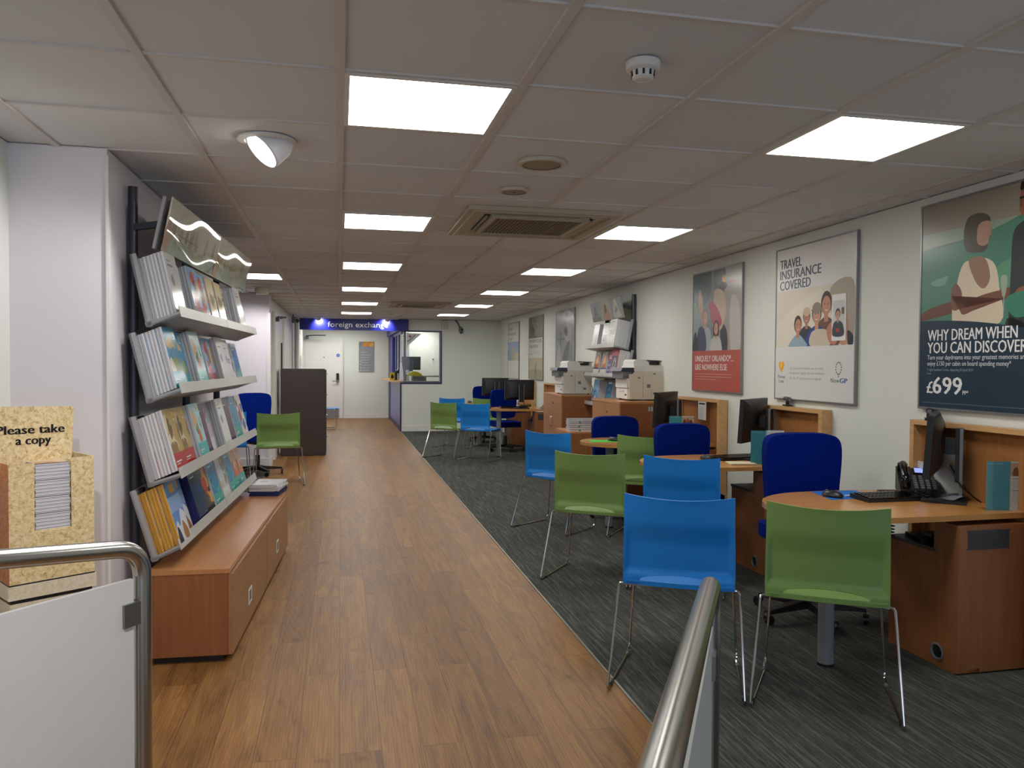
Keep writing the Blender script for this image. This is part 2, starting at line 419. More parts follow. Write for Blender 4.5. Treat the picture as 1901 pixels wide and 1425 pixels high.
m.box(1.25, 3.40, 16.6, 16.72, 0, 1.03, M_WALL); m.box(1.25, 3.40, 16.6, 16.72, 2.095, ZC, M_WALL); m.box(2.085, 3.40, 16.6, 16.72, 1.03, 2.095, M_WALL)
struct(m, 'wall_booth')
m = MB(); m.box(1.42, 1.62, 18.9, 20.85, 0, ZC, mat('grey_painted_wall', '#b4b8b8', .6)); struct(m, 'wall_booth_inner')
# corner trims on the pillar and the middle wall, skirtings
m = MB(); m.box(-1.004, -.992, 3.765, 3.80, 0, ZC-.03, M_SKIRT); m.box(-1.0, -.996, 3.8, 6.95, 0, .1, M_SKIRT); struct(m, 'trim_4')
m = MB(); m.box(-.96, -.918, 11.085, 11.125, 0, 2.1, M_SKIRT); struct(m, 'trim_5')
m = MB(); m.box(-2.6, -.93, 11.075, 11.1, 0, .13, M_SKIRT); m.box(-.93, -.915, 11.1, 11.42, 0, .13, M_SKIRT); struct(m, 'baseboard_left')
m = MB(); m.box(.09, 1.25, 20.83, 20.85, 0, .11, M_SKIRT); struct(m, 'baseboard_back')
m = MB(); m.box(1.25, 3.36, 16.58, 16.6, 0, .12, M_SKIRT); struct(m, 'baseboard_booth')
m = MB(); m.prism([(wx(-3), -3), (wx(16.6), 16.6), (wx(16.6)-.015, 16.6), (wx(-3)-.015, -3)], 0, .11, M_SKIRT); struct(m, 'baseboard_right')
# doorway in the left corridor wall: frame and dark leaf edge
m = MB(); fx = -.955
m.box(fx-.02, fx+.03, 12.0, 12.06, 0, 2.12, M_SKIRT); m.box(fx-.02, fx+.045, 13.6, 13.66, 0, 2.12, M_SKIRT); m.box(fx-.02, fx+.03, 12.0, 13.66, 2.12, 2.18, M_SKIRT)
struct(m, 'trim_6')
m = MB(); m.box(-.985, -.935, 12.06, 13.6, 0, 2.12, mat('white_door_leaf', '#d9d7d3', .4)); d = struct(m, 'door_2')
m = MB(); m.cyl((-.925, 13.3, 1.05), (-.925, 13.3, 1.75), .012, M_BLACK); m.cyl((-.94, 13.3, 1.1), (-.925, 13.3, 1.1), .008, M_BLACK); m.cyl((-.94, 13.3, 1.7), (-.925, 13.3, 1.7), .008, M_BLACK); m.build('pull_handle', d)
m = MB(); m.box(-.935, -.88, 12.1, 12.28, 2.04, 2.10, M_BLACK, .005); m.tube([(-.9, 12.2, 2.11), (-.80, 12.4, 2.115), (-.91, 12.75, 2.115)], .01, M_BLACK); m.build('door_closer', d)
# back door
m = MB(); m.box(-.85, .03, 20.80, 20.845, .005, 1.985, M_SKIRT); d = struct(m, 'door_1')
m = MB(); m.box(-.90, -.85, 20.79, 20.85, 0, 2.03, M_WHITEP); m.box(.03, .08, 20.79, 20.85, 0, 2.03, M_WHITEP); m.box(-.85, .03, 20.79, 20.85, 1.985, 2.03, M_WHITEP); m.build('door_frame', d)
m = MB(); m.box(-.09, -.02, 20.765, 20.80, .98, 1.17, M_BLACK, .006); m.box(-.09, -.02, 20.76, 20.80, .93, .99, M_GREYMETAL, .006); m.tube([(-.05, 20.76, .97), (-.05, 20.72, .97), (-.19, 20.72, .97)], .012, M_CHROME, 10, .02); m.build('keypad_lock', d)
m = MB(); m.cyl((-.045, 20.80, 1.63), (-.045, 20.792, 1.63), .045, mat('blue_sign', '#2c66b8', .4)); m.cyl((-.045, 20.792, 1.63), (-.045, 20.790, 1.63), .022, mat('pale_blue_sign', '#7ba4d8', .4)); m.build('fire_door_sign', d)
m = MB(); m.cyl((-.4, 20.80, 1.58), (-.4, 20.79, 1.58), .014, M_BLACK); m.build('spy_hole', d)
m = MB(); m.box(-.5, -.02, 20.79, 20.80, .02, .27, M_GREYMETAL); m.build('kick_plate', d)
m = MB(); m.box(-.86, -.78, 20.70, 20.79, 2.04, 2.11, M_GREYP, .006); m.tube([(-.84, 20.7, 2.12), (-.62, 20.45, 2.13), (-.35, 20.42, 2.13)], .014, M_DARKPOLE); m.build('door_closer', d)

# ------------------------------------------------------------ ceiling fittings
def ceiling_light(i, j, label, cell=None):
    x0, y0 = i*.6, 2.595+.6*j
    t = thing('ceiling_light', label, 'light', (x0+.3, y0+.3, ZC), 0, 'square ceiling light panels')
    m = MB()
    for a in ((-.285, .285, -.285, -.268), (-.285, .285, .268, .285), (-.285, -.268, -.268, .268), (.268, .285, -.268, .268)): m.box(a[0], a[1], a[2], a[3], -.004, .012, M_WHITEP)
    m.build('frame', t, False)
    m = MB(); m.box(-.268, .268, -.268, .268, -.0015, .012, M_PANEL); m.build('diffuser', t, False)
ord_ = ['nearest', 'second', 'third', 'fourth', 'fifth', 'farthest']
for k in range(6):
    ceiling_light(0, 4*k, 'square white ceiling panel light, %s of the row above the wooden walkway' % ord_[k])
for k in range(6):
    ceiling_light(3, 4*k, 'square white ceiling panel light, %s of the row above the desks and carpet' % ord_[k])
ceiling_light(-2, 10, 'square white ceiling panel light behind the brochure rack, in front of the white wall')
ceiling_light(0, 28, 'unseen square ceiling panel light added to brighten the back corridor, behind the foreign exchange sign')  # panel added out of sight to brighten the back corridor
ceiling_light(0, 25, 'unseen square ceiling panel light added just behind the foreign exchange sign')  # another added corridor panel, hidden by the sign, for more light back there
ceiling_light(-1, 28, 'unseen square ceiling panel light added above the back door, hidden by the blue sign')  # added beside the other hidden corridor panels to lift the back wall brightness
ceiling_light(3, 29, 'unseen square ceiling panel light added by the back wall of the exchange booth')  # added close to the booth back wall to brighten it, out of sight
ceiling_light(3, 26, 'unseen square ceiling panel light added inside the exchange booth')  # added out of sight to light the booth interior

def spot_lamp(o, energy, size, color=(1, .96, .93), blend=.5, rad=.04):
    ld = bpy.data.lights.new('lamp', 'SPOT'); ld.energy = energy; ld.spot_size = size; ld.spot_blend = blend; ld.color = color; ld.shadow_soft_size = rad
    l = bpy.data.objects.new('lamp', ld); COL.objects.link(l); l.parent = o; return l
M_LAMPFACE = emis('lamp_face', (1, .97, .95, 1), 6)
# tilted eyeball downlights
def eyeball(x, y, av, energy, label, cone=1.9):
    t = thing('eyeball_downlight', label, 'light', (x, y, ZC), 0, 'eyeball downlights')
    m = MB(); m.lathe([(.088, .004), (.118, .002), (.120, -.006), (.090, -.010), (.086, .004)], M_WHITEP); m.build('trim_ring', t)
    aim = Vector(av).normalized(); A = Matrix.Translation((.015, .005, -.012)) @ aim.to_track_quat('Z', 'Y').to_matrix().to_4x4()
    m = MB(A); m.lathe([(0, -.06), (.07, -.06), (.084, -.03), (.086, .05), (.080, .056), (.078, .050)], mat('white_enamel', '#d8d6da', .35)); m.build('lamp_housing', t)
    m = MB(A); m.lathe([(0, .0505), (.078, .0505)], M_LAMPFACE); m.build('lamp_face', t)
    l = spot_lamp(t, energy, cone, (1, .93, .97)); l.matrix_local = Matrix.Translation(Vector((.015, .005, -.012))+aim*.07) @ (-aim).to_track_quat('Z', 'Y').to_matrix().to_4x4()
eyeball(-.30, 3.47, (-.66, -.30, -.70), 34, 'tilted round white ceiling spotlight shining toward the brochure rack')
eyeball(-.30, .47, (-.55, 1.43, -1.6), 95, 'extra tilted round white ceiling spotlight added above the entrance, just outside the view', 1.15)  # extra lamp added behind the camera to brighten the left handrail panel and entrance
# fixed downlight in the recess
t = thing('surface_downlight', 'short grey drum downlight on the ceiling by the white wall', 'light', (-.94, 10.15, ZC))
m = MB(); m.lathe([(.12, 0), (.12, -.006), (.085, -.008), (.082, -.075), (.07, -.09), (0, -.09)], M_IVORY); m.build('lamp_housing', t)
l = spot_lamp(t, 70, 1.9, (1, .95, .98)); av = Vector((-.15, .55, -.8)).normalized(); l.matrix_local = Matrix.Translation(Vector((0, 0, -.095))) @ (-av).to_track_quat('Z', 'Y').to_matrix().to_4x4()
# ceiling speakers
for nm, loc, r, lab in (('ceiling_speaker', (.915, 3.56, ZC), .105, 'large round beige perforated ceiling speaker'), ('ceiling_speaker', (.915, 4.15, ZC), .075, 'small round grey ceiling speaker beside the air conditioner cassette')):
    t = thing(nm, lab, 'speaker', loc)
    m = MB(); m.lathe([(r*.86, -.012), (r*1.02, -.012), (r*1.06, -.006), (r*1.06, .004), (r*.86, .004)], mat('aged_white_plastic', '#c4bba8', .5)); m.build('rim', t)
    m = MB(); m.lathe([(0, -.012), (r*.5, -.0115), (r*.86, -.009)], mat('speaker_mesh', '#9c9078', .6)); m.build('grille', t)
    if r < .1: m = MB(); m.cyl((0, 0, -.012), (0, 0, -.015), .006, M_BLACK); m.build('screw', t)
# smoke detectors
def detector(loc, label):
    t = thing('smoke_detector', label, 'smoke detector', loc)
    m = MB(); m.lathe([(0, 0), (.052, 0), (.054, -.006), (.052, -.024), (.040, -.030), (.038, -.030)], M_WHITEP); m.build('base', t)
    m = MB(); m.lathe([(.036, -.028), (.033, -.05), (.024, -.056), (.022, -.0545), (0, -.0545)], M_WHITEP)
    m.build('sensor_head', t)
    m = MB()
    for k in range(10):
        a = 2*PI*k/10; M = Matrix.Rotation(a, 4, 'Z'); m.box(.0335, .0365, -.0035, .0035, -.047, -.031, M_BLACK, M=M)
    m.build('vent_slot', t)
detector((.915, 2.31, ZC), 'white smoke detector on the ceiling in the foreground')
detector((.905, 14.39, ZC), 'small smoke detector on the far ceiling before the exchange sign')
# air conditioner cassettes
def cassette(x0, x1, y0, y1, label):
    t = thing('air_conditioner_cassette', label, 'air conditioner', ((x0+x1)/2, (y0+y1)/2, ZC))
    w, d = (x1-x0)/2, (y1-y0)/2; mc = mat('aged_cream_plastic', '#b6ab93', .5)
    m = MB()
    def ring(a, b, c, e, z0, z1):   # outer half sizes a,b; inner half sizes c,e
        for q in ((-a, a, -b, -e), (-a, a, e, b), (-a, -c, -e, e), (c, a, -e, e)): m.box(*q, z0, z1, mc)
    ring(w, d, w-.035, d-.035, -.022, .004); ring(w-.035, d-.035, w-.06, d-.06, -.028, .004)
    ring(w-.165, d-.165, w-.20, d-.20, -.034, .004); ring(w-.06, d-.06, w-.125, d-.125, -.014, -.0)
    m.build('panel', t, False)
    m = MB(); m.box(-w+.2, w-.2, -d+.2, d-.2, -.026, -.016, mat('filter_grille', '#6d6252', .7))
    for k in range(22): x = -w+.2+(2*w-.4)*(k+.5)/22; m.box(x-.004, x+.004, -d+.2, d-.2, -.031, -.026, mat('filter_bar', '#8d8069', .6))
    m.build('intake_grille', t, False)
    for sx, sy in ((-1, 0), (1, 0), (0, -1), (0, 1)):
        m = MB(); L = (d if sx else w)-.22
        M = Matrix.Rotation({(-1, 0): PI, (1, 0): 0, (0, -1): -PI/2, (0, 1): PI/2}[sx, sy], 4, 'Z'); o = (w if sx else d)-.145
        m.box(o-.022, o+.022, -L, L, -.012, -.004, M_BLACK, M=M)
        m.box(o-.004, o+.002, -L, L, -.026, -.012, mc, M=M)
        if (sx, sy) != (-1, 0): m.box(o+.0, o+.026, -L+.02, L-.02, -.022, -.014, mat('air_flap', '#9b8f78', .5), M=M)
        m.build('air_outlet', t, False)
    for sx in (-1, 1):
        for sy in (-1, 1):
            m = MB(); m.box(sx*(w-.11)-.05, sx*(w-.11)+.05, sy*(d-.11)-.05, sy*(d-.11)+.05, -.016, -.004, mc); m.build('corner_cover', t, False)
cassette(.745, 1.705, 4.60, 5.56, 'large square cream air conditioner cassette on the near ceiling')
cassette(.745, 1.665, 11.93, 12.86, 'square cream air conditioner cassette on the far ceiling')

# ------------------------------------------------------------ stacking chairs
def make_chair(label, plastic):
    t = thing('stacking_chair', label, 'chair')
    m = MB()
    def ss(a, b, x): x = max(0, min(1, (x-a)/(b-a))); return x*x*(3-2*x)
    def back(u, v):
        x = (u-.5)*2
        w = .243-.004*v
        z = .435+.41*v - (.016*(1-x*x) if v > .9 else 0)*ss(.9, 1, v)
        y = -.135-.042*v + .045*x*x*(.35+.65*v)
        edge = min(1, max(0, (1-abs(x))/.13)); low = min(1, max(0, (v-.09)/.10))
        y += .020*ss(0, 1, min(edge, low))*(1-ss(.45, .72, v))
        return (x*w, y, z)
    def arc(x): return .052+.075*math.sqrt(max(0, 1-(x/.70)**2))+.008
    lo, hi = .15, .85
    m.sheet(lambda u, v: back(u*lo, v), 10, 40, .006, plastic); m.sheet(lambda u, v: back(hi+u*lo, v), 10, 40, .006, plastic)
    def upper(u, v): w = lo+u*(hi-lo); v0 = arc((w-.5)*2); return back(w, v0+(1-v0)*v)
    m.sheet(upper, 28, 36, .006, plastic); m.sheet(lambda u, v: back(lo+u*(hi-lo), .05*v), 28, 3, .006, plastic)
    m.build('backrest', t, ang=.9)
    m = MB()
    def seat(u, v):
        x = (u-.5)*2; y = -.13+.44*v
        z = .452+.006*x*x+.010*math.sin(PI*min(1, v*1.2))*-1 - .035*ss(.82, 1, v)**1.5
        return (x*(.232-.012*v), y, z)
    m.sheet(seat, 14, 20, .007, plastic); m.build('seat', t, ang=.9)
    for sx in (-1, 1):
        m = MB()
        m.tube([(sx*.20, -.10, .434), (sx*.262, -.105, .436), (sx*.2875, -.268, .0065), (sx*.258, .18, .0065), (sx*.255, .235, .03), (sx*.232, .235, .40), (sx*.20, .235, .428)], .0058, M_CHROME, 8, .022, 5)
        m.build('sled_leg', t)
        m = MB(); m.cyl((sx*.2835, -.21, .0055), (sx*.2815, -.18, .0055), .0085, M_BLACK, seg=8); m.cyl((sx*.259, .165, .0065), (sx*.2575, .19, .0095), .0085, M_GREYP, seg=8); m.build('glide', t)
    m = MB(); m.cyl((-.262, -.10, .43), (.262, -.10, .43), .0055, M_CHROME, seg=8); m.cyl((-.232, .2, .415), (.232, .2, .415), .0055, M_CHROME, seg=8); m.build('crossbar', t)
    return t
def rzf(fx, fy): return math.atan2(-fx, fy)
CG = 'stackable plastic visitor chairs'
chairs = [
 ('b', 1.517, 3.318, .47, .883, 'sky blue plastic chair in the foreground, left of the front green chair'),
 ('g', 2.045, 2.995, .55, .835, 'green plastic chair in the foreground in front of the nearest desk'),
 ('g', 1.675, 5.026, .562, .827, 'green plastic chair at the carpet edge, left of the second desk'),
 ('b', 2.17, 4.687, .576, .818, 'sky blue plastic chair directly behind the front blue chair, at the second desk'),
 ('b', 1.84, 6.58, .78, .63, 'sky blue plastic chair left of the third desk, turned toward the wall'),
 ('g', 2.52, 6.14, .55, .83, 'green plastic chair half hidden behind other chairs, in front of the third desk'),
 ('g', 1.607, 11.84, .686, .727, 'green plastic chair standing at the far carpet edge near the booth'),
 ('b', 2.018, 11.5, .6, .8, 'sky blue plastic chair in front of the far desk with the grey column'),
 ('b', 1.93, 13.35, .55, .83, 'sky blue plastic chair behind the far green chair, by the booth wall'),
 ('g', 2.48, 13.2, .4, .92, 'green plastic chair at the farthest desk, behind the far blue chair'),
 ('g', -.71, 9.62, -.10, .99, 'green plastic chair standing beside the brown filing cabinet, past the rack'),
 ('b', -1.32, 9.75, -.1, 1, 'sky blue plastic chair mostly hidden behind the end of the brochure rack'),
 ('b', -.31, 17.55, 1, .05, 'sky blue plastic chair near the back door, seen past the brown cabinet'),
]
proto = None
for k, x, y, fx, fy, lab in chairs:
    if proto is None: proto = make_chair(lab, M_BLUE); c = proto; c.location = (x, y, .004); c.rotation_euler.z = rzf(fx, fy); tag(c, None, None, CG)
    else: dup(proto, (x, y, .004 if (x > 1.2 or x < -1) else 0), rzf(fx, fy), lab, CG, {M_BLUE: M_GREEN} if k == 'g' else None)

# ------------------------------------------------------------ operator chairs
def make_operator(label):
    t = thing('office_chair', label, 'chair')
    m = MB(); pts = smooth_loop([(-.21, -.20), (-.215, .02), (-.20, .20), (-.1, .235), (.1, .235), (.20, .20), (.215, .02), (.21, -.20), (.12, -.235), (-.12, -.235)], 4)
    m.prism(pts, .44, .515, M_FABRIC, .025, seg=3); m.build('seat_cushion', t, ang=1.0)
    m = MB(); m.box(-.2, .2, -.2, .2, .425, .442, M_BLACK, .004); m.build('seat_pan', t)
    m = MB()
    def outline():
        return smooth_loop([(-.195, .60), (-.215, .75), (-.225, .93), (-.205, 1.005), (-.14, 1.028), (0, 1.032), (.14, 1.028), (.205, 1.005), (.225, .93), (.215, .75), (.195, .60), (.13, .565), (0, .555), (-.13, .565)], 5)
    pts = outline(); T = Matrix(((1, 0, 0, 0), (0, .05, -1, -.155), (0, 1, .06, 0), (0, 0, 0, 1)))
    m.prism(pts, -.03, .035, M_FABRIC, .022, M=T, seg=3)
    for v in m.bm.verts: v.co.y += .55*v.co.x**2 - .06*(v.co.z-.6)
    m.build('backrest', t, ang=1.0)
    m = MB(); m.tube([(0, -.05, .43), (0, -.24, .43), (0, -.25, .52), (0, -.215, .74)], .02, M_BLACK, 8, .05); m.build('back_support', t)
    m = MB(); m.cyl((0, 0, .07), (0, 0, .25), .028, M_BLACK); m.cyl((0, 0, .25), (0, 0, .43), .016, M_GREYMETAL); m.box(-.09, .09, -.09, .09, .39, .425, M_BLACK, .01); m.build('gas_column', t)
    m = MB()
    for k in range(5):
        a = 2*PI*k/5+.3; M = Matrix.Rotation(a, 4, 'Z')
        m.add([(.02, -.024, .065), (.02, .024, .065), (.30, .016, .062), (.30, -.016, .062), (.02, -.024, .115), (.02, .024, .115), (.30, .016, .082), (.30, -.016, .082)],
              [(3, 2, 1, 0), (4, 5, 6, 7), (0, 1, 5, 4), (1, 2, 6, 5), (2, 3, 7, 6), (3, 0, 4, 7)], M_BLACK, .006, M=M)
    m.build('star_base', t)
    for k in range(5):
        a = 2*PI*k/5+.3; m = MB(Matrix.Rotation(a, 4, 'Z') @ Matrix.Translation((.30, 0, 0)) @ Matrix.Rotation(.7*k, 4, 'Z'))
        m.cyl((-.022, -.012, .026), (-.022, .012, .026), .026, M_BLACK, seg=14); m.cyl((0, 0, .03), (0, 0, .07), .006, M_GREYMETAL, seg=8); m.box(-.03, .008, -.016, .016, .035, .055, M_BLACK, .006); m.build('castor', t)
    m = MB(); m.tube([(.08, 0, .405), (.2, .02, .40), (.235, .03, .395)], .006, M_BLACK, 6, .02); m.cyl((.225, .03, .395), (.25, .03, .395), .011, M_BLACK); m.build('height_lever', t)
    return t
OG = 'blue swivel operator chairs'
ops = [(2.57, 3.92, PI-.10, -.004, 'royal blue fabric office chair behind the nearest desk'),
       (2.60, 5.56, PI+.05, -.068, 'royal blue fabric office chair behind the second desk'),
       (2.56, 7.0, PI-.05, -.105, 'royal blue fabric office chair behind the third desk, before the printer cabinet'),
       (2.66, 12.62, PI+.15, -.03, 'royal blue fabric office chair at the far desk with the grey column'),
       (2.60, 14.2, PI-.2, -.02, 'royal blue fabric office chair at the farthest desk, by the booth wall'),
       (-1.02, 10.42, PI+.55, 0, 'royal blue fabric office chair by the white wall left of the brown cabinet')]
op = None
for x, y, rz, dz, lab in ops:
    if op is None: op = make_operator(lab); op.location = (x, y, .004); op.rotation_euler.z = rz; tag(op, None, None, OG); c = op
    else: c = dup(op, (x, y, .004), rz, lab, OG)
    if dz < -.01:      # gas lift let down: seat, back and pan sit lower
        for ch in c.children:
            if ch.name.split('.')[0] in ('seat_cushion', 'backrest', 'seat_pan', 'back_support', 'height_lever'): ch.location.z = dz

# ------------------------------------------------------------ desks
def make_desk(label):
    """local origin on the floor at the wall end; +X to the wall.  outline measured for the nearest desk: x 2.03..3.17, y 3.07..3.80"""
    t = thing('desk', label, 'desk')
    pts = [(1.135, 0), (.68, -.012)]
    for k in range(1, 16):
        a = -PI/2 - PI*k/16
        pts.append((.46+.46*math.cos(a)*.98, .36+.375*math.sin(a)))
    pts += [(.60, .742), (1.135, .70)]
    m = MB(); m.prism(pts, .712, .738, M_BEECHD, .009, seg=3); m.build('desk_top', t, ang=.7)
    m = MB(); m.cyl((.225, .225, .012), (.225, .225, .712), .036, mat('grey_painted_column', '#7d7f82', .4), seg=28); m.cyl((.225, .225, 0), (.225, .225, .012), .038, M_BLACK, seg=28); m.cyl((.225, .225, .700), (.225, .225, .712), .07, M_GREYP, seg=28); m.build('column_leg', t)
    m = MB()     # pedestal: tall door bay in front, low box behind
    m.box(.735, 1.135, .0, .12, 0, .69, M_CHERRY); m.box(.735, 1.135, .12, .44, 0, .54, M_CHERRY); m.box(.735, .76, .12, .135, .54, .712, M_CHERRY)
    m.box(.73, 1.135, .125, .445, .54, .556, M_DGREY); m.build('pedestal', t)
    m = MB(); m.prism([(.735, .008), (.80, .008), (.80, .025), (.86, .025), (.86, .008), (1.125, .008), (1.125, .69), (.735, .69)], 0, .018, M_CHERRY, .0015, M=Matrix(((1, 0, 0, 0), (0, 0, -1, 0), (0, 1, 0, 0), (0, 0, 0, 1)))); d = m.build('pedestal_door', t)
    m = MB()
    m.prism(smooth_loop([(.785, .585), (.785, .66), (.79, .667), (1.0, .667), (1.005, .66), (1.005, .585), (1.0, .578), (.79, .578)], 2), .0175, .0205, M_DARKPOLE, M=Matrix(((1, 0, 0, 0), (0, 0, -1, 0), (0, 1, 0, 0), (0, 0, 0, 1))))
    for k in range(9): m.box(.79, 1.0, -.0225, -.0205, .583+k*.009, .588+k*.009, mat('vent_mesh', '#3a3d40', .5))
    m.build('vent_grille', d)
    m = MB(); m.lathe([(.030, .0), (.040, .0), (.041, .006), (.034, .008), (.030, .002), (.030, -.02), (0, -.02)], M_GREYP, 24, M=Matrix.Translation((.7349, .10, .072)) @ Matrix.Rotation(-PI/2, 4, 'Y'))
    m.lathe([(0, .001), (.029, .001)], M_BLACK, 24, M=Matrix.Translation((.7349, .10, .072)) @ Matrix.Rotation(-PI/2, 4, 'Y')); m.build('cable_grommet', t)
    # wall upstand: shallow tray with lips and a small shelf
    m = MB(); x1 = 1.135
    m.box(x1-.02, x1, -.12, .68, 0, 1.10, M_BEECH); m.build('back_board', t)
    m = MB(); m.box(x1-.075, x1, -.16, -.12, 0, 1.125, M_EDGE); m.build('end_board', t); m = MB(); m.box(x1-.075, x1, .68, .71, 0, 1.125, M_EDGE); m.build('end_board', t)
    m = MB(); m.box(x1-.075, x1, -.12, .68, 1.10, 1.125, M_EDGE); m.build('top_lip', t)
    return t
DG = 'rounded beech consultation desks'
desks = [(2.03, 3.07, 'beech desk with rounded end nearest the camera, behind the front green chair'),
         (2.06, 4.80, 'second rounded beech desk along the right wall, behind the second blue chair'),
         (2.075, 6.27, 'third rounded beech desk along the right wall, holding the green mat'),
         (2.155, 11.57, 'far rounded beech desk with grey column, beyond the printer cabinets'),
         (2.18, 13.35, 'farthest rounded beech desk, beside the booth wall')]
d0 = make_desk(desks[0][2]); d0.location = (2.03, 3.07, .004); tag(d0, None, None, DG)
for x, y, lab in desks[1:]: dup(d0, (x, y, .004), 0, lab, DG)
DZ = .742     # top of desks in the world
def on_desk(k, x, y): return (desks[k][0]-2.03+x, desks[k][1]-3.07+y, DZ)

# ------------------------------------------------------------ desk equipment
def make_monitor(label):
    t = thing('computer_monitor', label, 'monitor')    # screen faces +Y, back faces -Y
    T = Matrix.Translation((0, .02, .285)) @ Matrix.Rotation(.06, 4, 'X')
    m = MB(T); m.box(-.235, .235, -.002, .028, -.155, .155, M_BLACK, .004)
    m.add([(-.232, -.002, -.152), (.232, -.002, -.152), (.232, -.002, .152), (-.232, -.002, .152), (-.15, -.038, -.11), (.15, -.038, -.11), (.15, -.034, .10), (-.15, -.034, .10)],
          [(0, 1, 5, 4), (1, 2, 6, 5), (2, 3, 7, 6), (3, 0, 4, 7), (4, 5, 6, 7)], M_BLACK); m.build('housing', t)
    m = MB(T); m.box(-.22, .22, .028, .0285, -.14, .14, M_SCREEN); m.build('screen', t, False)
    m = MB(T); art(m, frame((.05, -.0375, .055), (-1, 0, 0), (0, 0, 1)), .1, .03, [('t', 'DELL', .1, .2, .8, '#3a3c40', .8, .02)]); m.build('maker_mark', t, False)
    m = MB(); m.box(-.05, .05, -.075, -.03, .24, .32, M_BLACK, .006); m.box(-.035, .035, -.105, -.075, .10, .37, M_BLACK, .004)
    m.box(-.042, -.034, -.108, -.094, .03, .37, M_GREYP, .002); m.box(.034, .042, -.108, -.094, .03, .37, M_GREYP, .002)
    m.add([(-.042, -.115, .035), (.042, -.115, .035), (.042, -.07, .035), (-.042, -.07, .035), (-.06, -.07, .012), (.06, -.07, .012), (.06, .02, .012), (-.06, .02, .012)], [(0, 1, 5, 4), (1, 2, 6, 5), (2, 3, 7, 6), (3, 0, 4, 7), (0, 3, 2, 1), (4, 5, 6, 7)], M_DARKPOLE); m.build('stand', t)
    m = MB(); m.box(-.12, .12, -.13, .07, 0, .014, M_BLACK, .005); m.build('base', t)
    m = MB(); m.tube([(.03, -.05, .18), (.05, -.09, .10), (.02, -.16, .02), (.06, -.18, .006)], .004, M_BLACK, 6, .04); m.tube([(-.02, -.05, .17), (-.06, -.1, .09), (-.01, -.17, .02), (0, -.19, .006)], .004, M_BLACK, 6, .04); m.build('cable', t)
    return t
MG = 'black flat monitors on the desks'
def mz(th): return PI/2-th      # width direction (sin th, cos th) = local +X rotated
mons = [(0, 2.985, 3.44, math.radians(44), 'black flat monitor edge-on on the nearest desk, right of the telephone'),
        (1, 2.93, 3.45, math.radians(50), 'black flat monitor leaning on the second desk, below the travel insurance poster'),
        (2, 2.84, 3.38, math.radians(46), 'black flat monitor on the third desk, right of the printer cabinet'),
        (3, 2.60, 3.36, math.radians(88), 'black flat monitor seen from behind on the far desk with the grey column'),
        (4, 2.52, 3.25, math.radians(88), 'black flat monitor seen from behind on the farthest desk')]
mon = None
for k, x, y, th, lab in mons:
    p = on_desk(k, x, y)
    if mon is None: mon = make_monitor(lab); mon.location = p; mon.rotation_euler.z = mz(th); tag(mon, None, None, MG)
    else: dup(mon, p, mz(th), lab, MG)
def make_keyboard(label):
    t = thing('keyboard', label, 'keyboard')
    m = MB(); m.add([(-.225, -.075, 0), (.225, -.075, 0), (.225, .075, 0), (-.225, .075, 0), (-.225, -.075, .014), (.225, -.075, .014), (.225, .075, .026), (-.225, .075, .026)],
                    [(3, 2, 1, 0), (4, 5, 6, 7), (0, 1, 5, 4), (1, 2, 6, 5), (2, 3, 7, 6), (3, 0, 4, 7)], M_BLACK, .004); m.build('case', t)
    m = MB()
    for r in range(5):
        for c in range(20):
            if c in (14, 16): continue
            x = -.205+c*.0215; y = -.058+r*.026; z = .0155+(y+.075)*.08
            m.box(x-.0085, x+.0085, y-.0095, y+.0095, z-.002, z+.006, M_BLACKG)
    m.build('keys', t, False); return t
def make_mouse(label):
    t = thing('computer_mouse', label, 'mouse')
    m = MB(); prof = [(0, .0), (.030, .0), (.033, .010), (.029, .022), (.018, .032), (0, .036)]
    m.lathe(prof, M_BLACK, 20, M=Matrix.Diagonal((1, 1.75, 1, 1))); m.build('shell', t)
    m = MB(); m.cyl((-.004, .032, .030), (.004, .032, .030), .007, M_GREYP, seg=12); m.build('scroll_wheel', t); return t
kb = ms = None
for k, (x, y, rz), (xm, ym, rm), ka, ma in (
    (0, (2.80, 3.50, -.02), (2.49, 3.60, .5), 'black keyboard on the nearest desk in front of the telephone', 'black mouse on the blue mat of the nearest desk'),
    (1, (2.84, 3.50, .15), (2.56, 3.50, .4), 'black keyboard on the second desk behind the teal leaflet holder', 'black mouse on the second desk, right of its blue office chair'),
    (2, (2.72, 3.42, .1), (2.34, 3.44, .7), 'black keyboard on the third desk, hidden behind the green chair', 'black mouse on the green mat of the third desk'),
    (3, (2.52, 3.42, .0), (2.14, 3.48, .3), 'black keyboard on the far desk with the grey column', 'black mouse at the rounded tip of the far desk'),
    (4, (2.45, 3.42, .0), (2.1, 3.5, .3), 'black keyboard on the farthest desk', 'black mouse on the farthest desk')):
    if kb is None:
        kb = make_keyboard(ka); kb.location = on_desk(k, x, y); kb.rotation_euler.z = rz; tag(kb, None, None, 'black keyboards on the desks')
        ms = make_mouse(ma); ms.location = on_desk(k, xm, ym); ms.location.z += .003; ms.rotation_euler.z = rm; tag(ms, None, None, 'black mice on the desks')
    else:
        dup(kb, on_desk(k, x, y), rz, ka, 'black keyboards on the desks'); p = on_desk(k, xm, ym); dup(ms, (p[0], p[1], p[2]+(.003 if k == 2 else 0)), rm, ma, 'black mice on the desks')
def mouse_mat(name, pts, c, label): m = MB(); m.prism(pts, 0, .003, mat(name, c, .7)); o = m.build('mouse_mat', None, False); return tag(o, label, 'mouse mat')
o = mouse_mat('blue_mat', [(2.44, 3.54), (2.72, 3.56), (2.75, 3.775), (2.49, 3.78)], '#0b6fd0', 'thin sky blue mouse mat on the nearest desk'); o.location.z = DZ
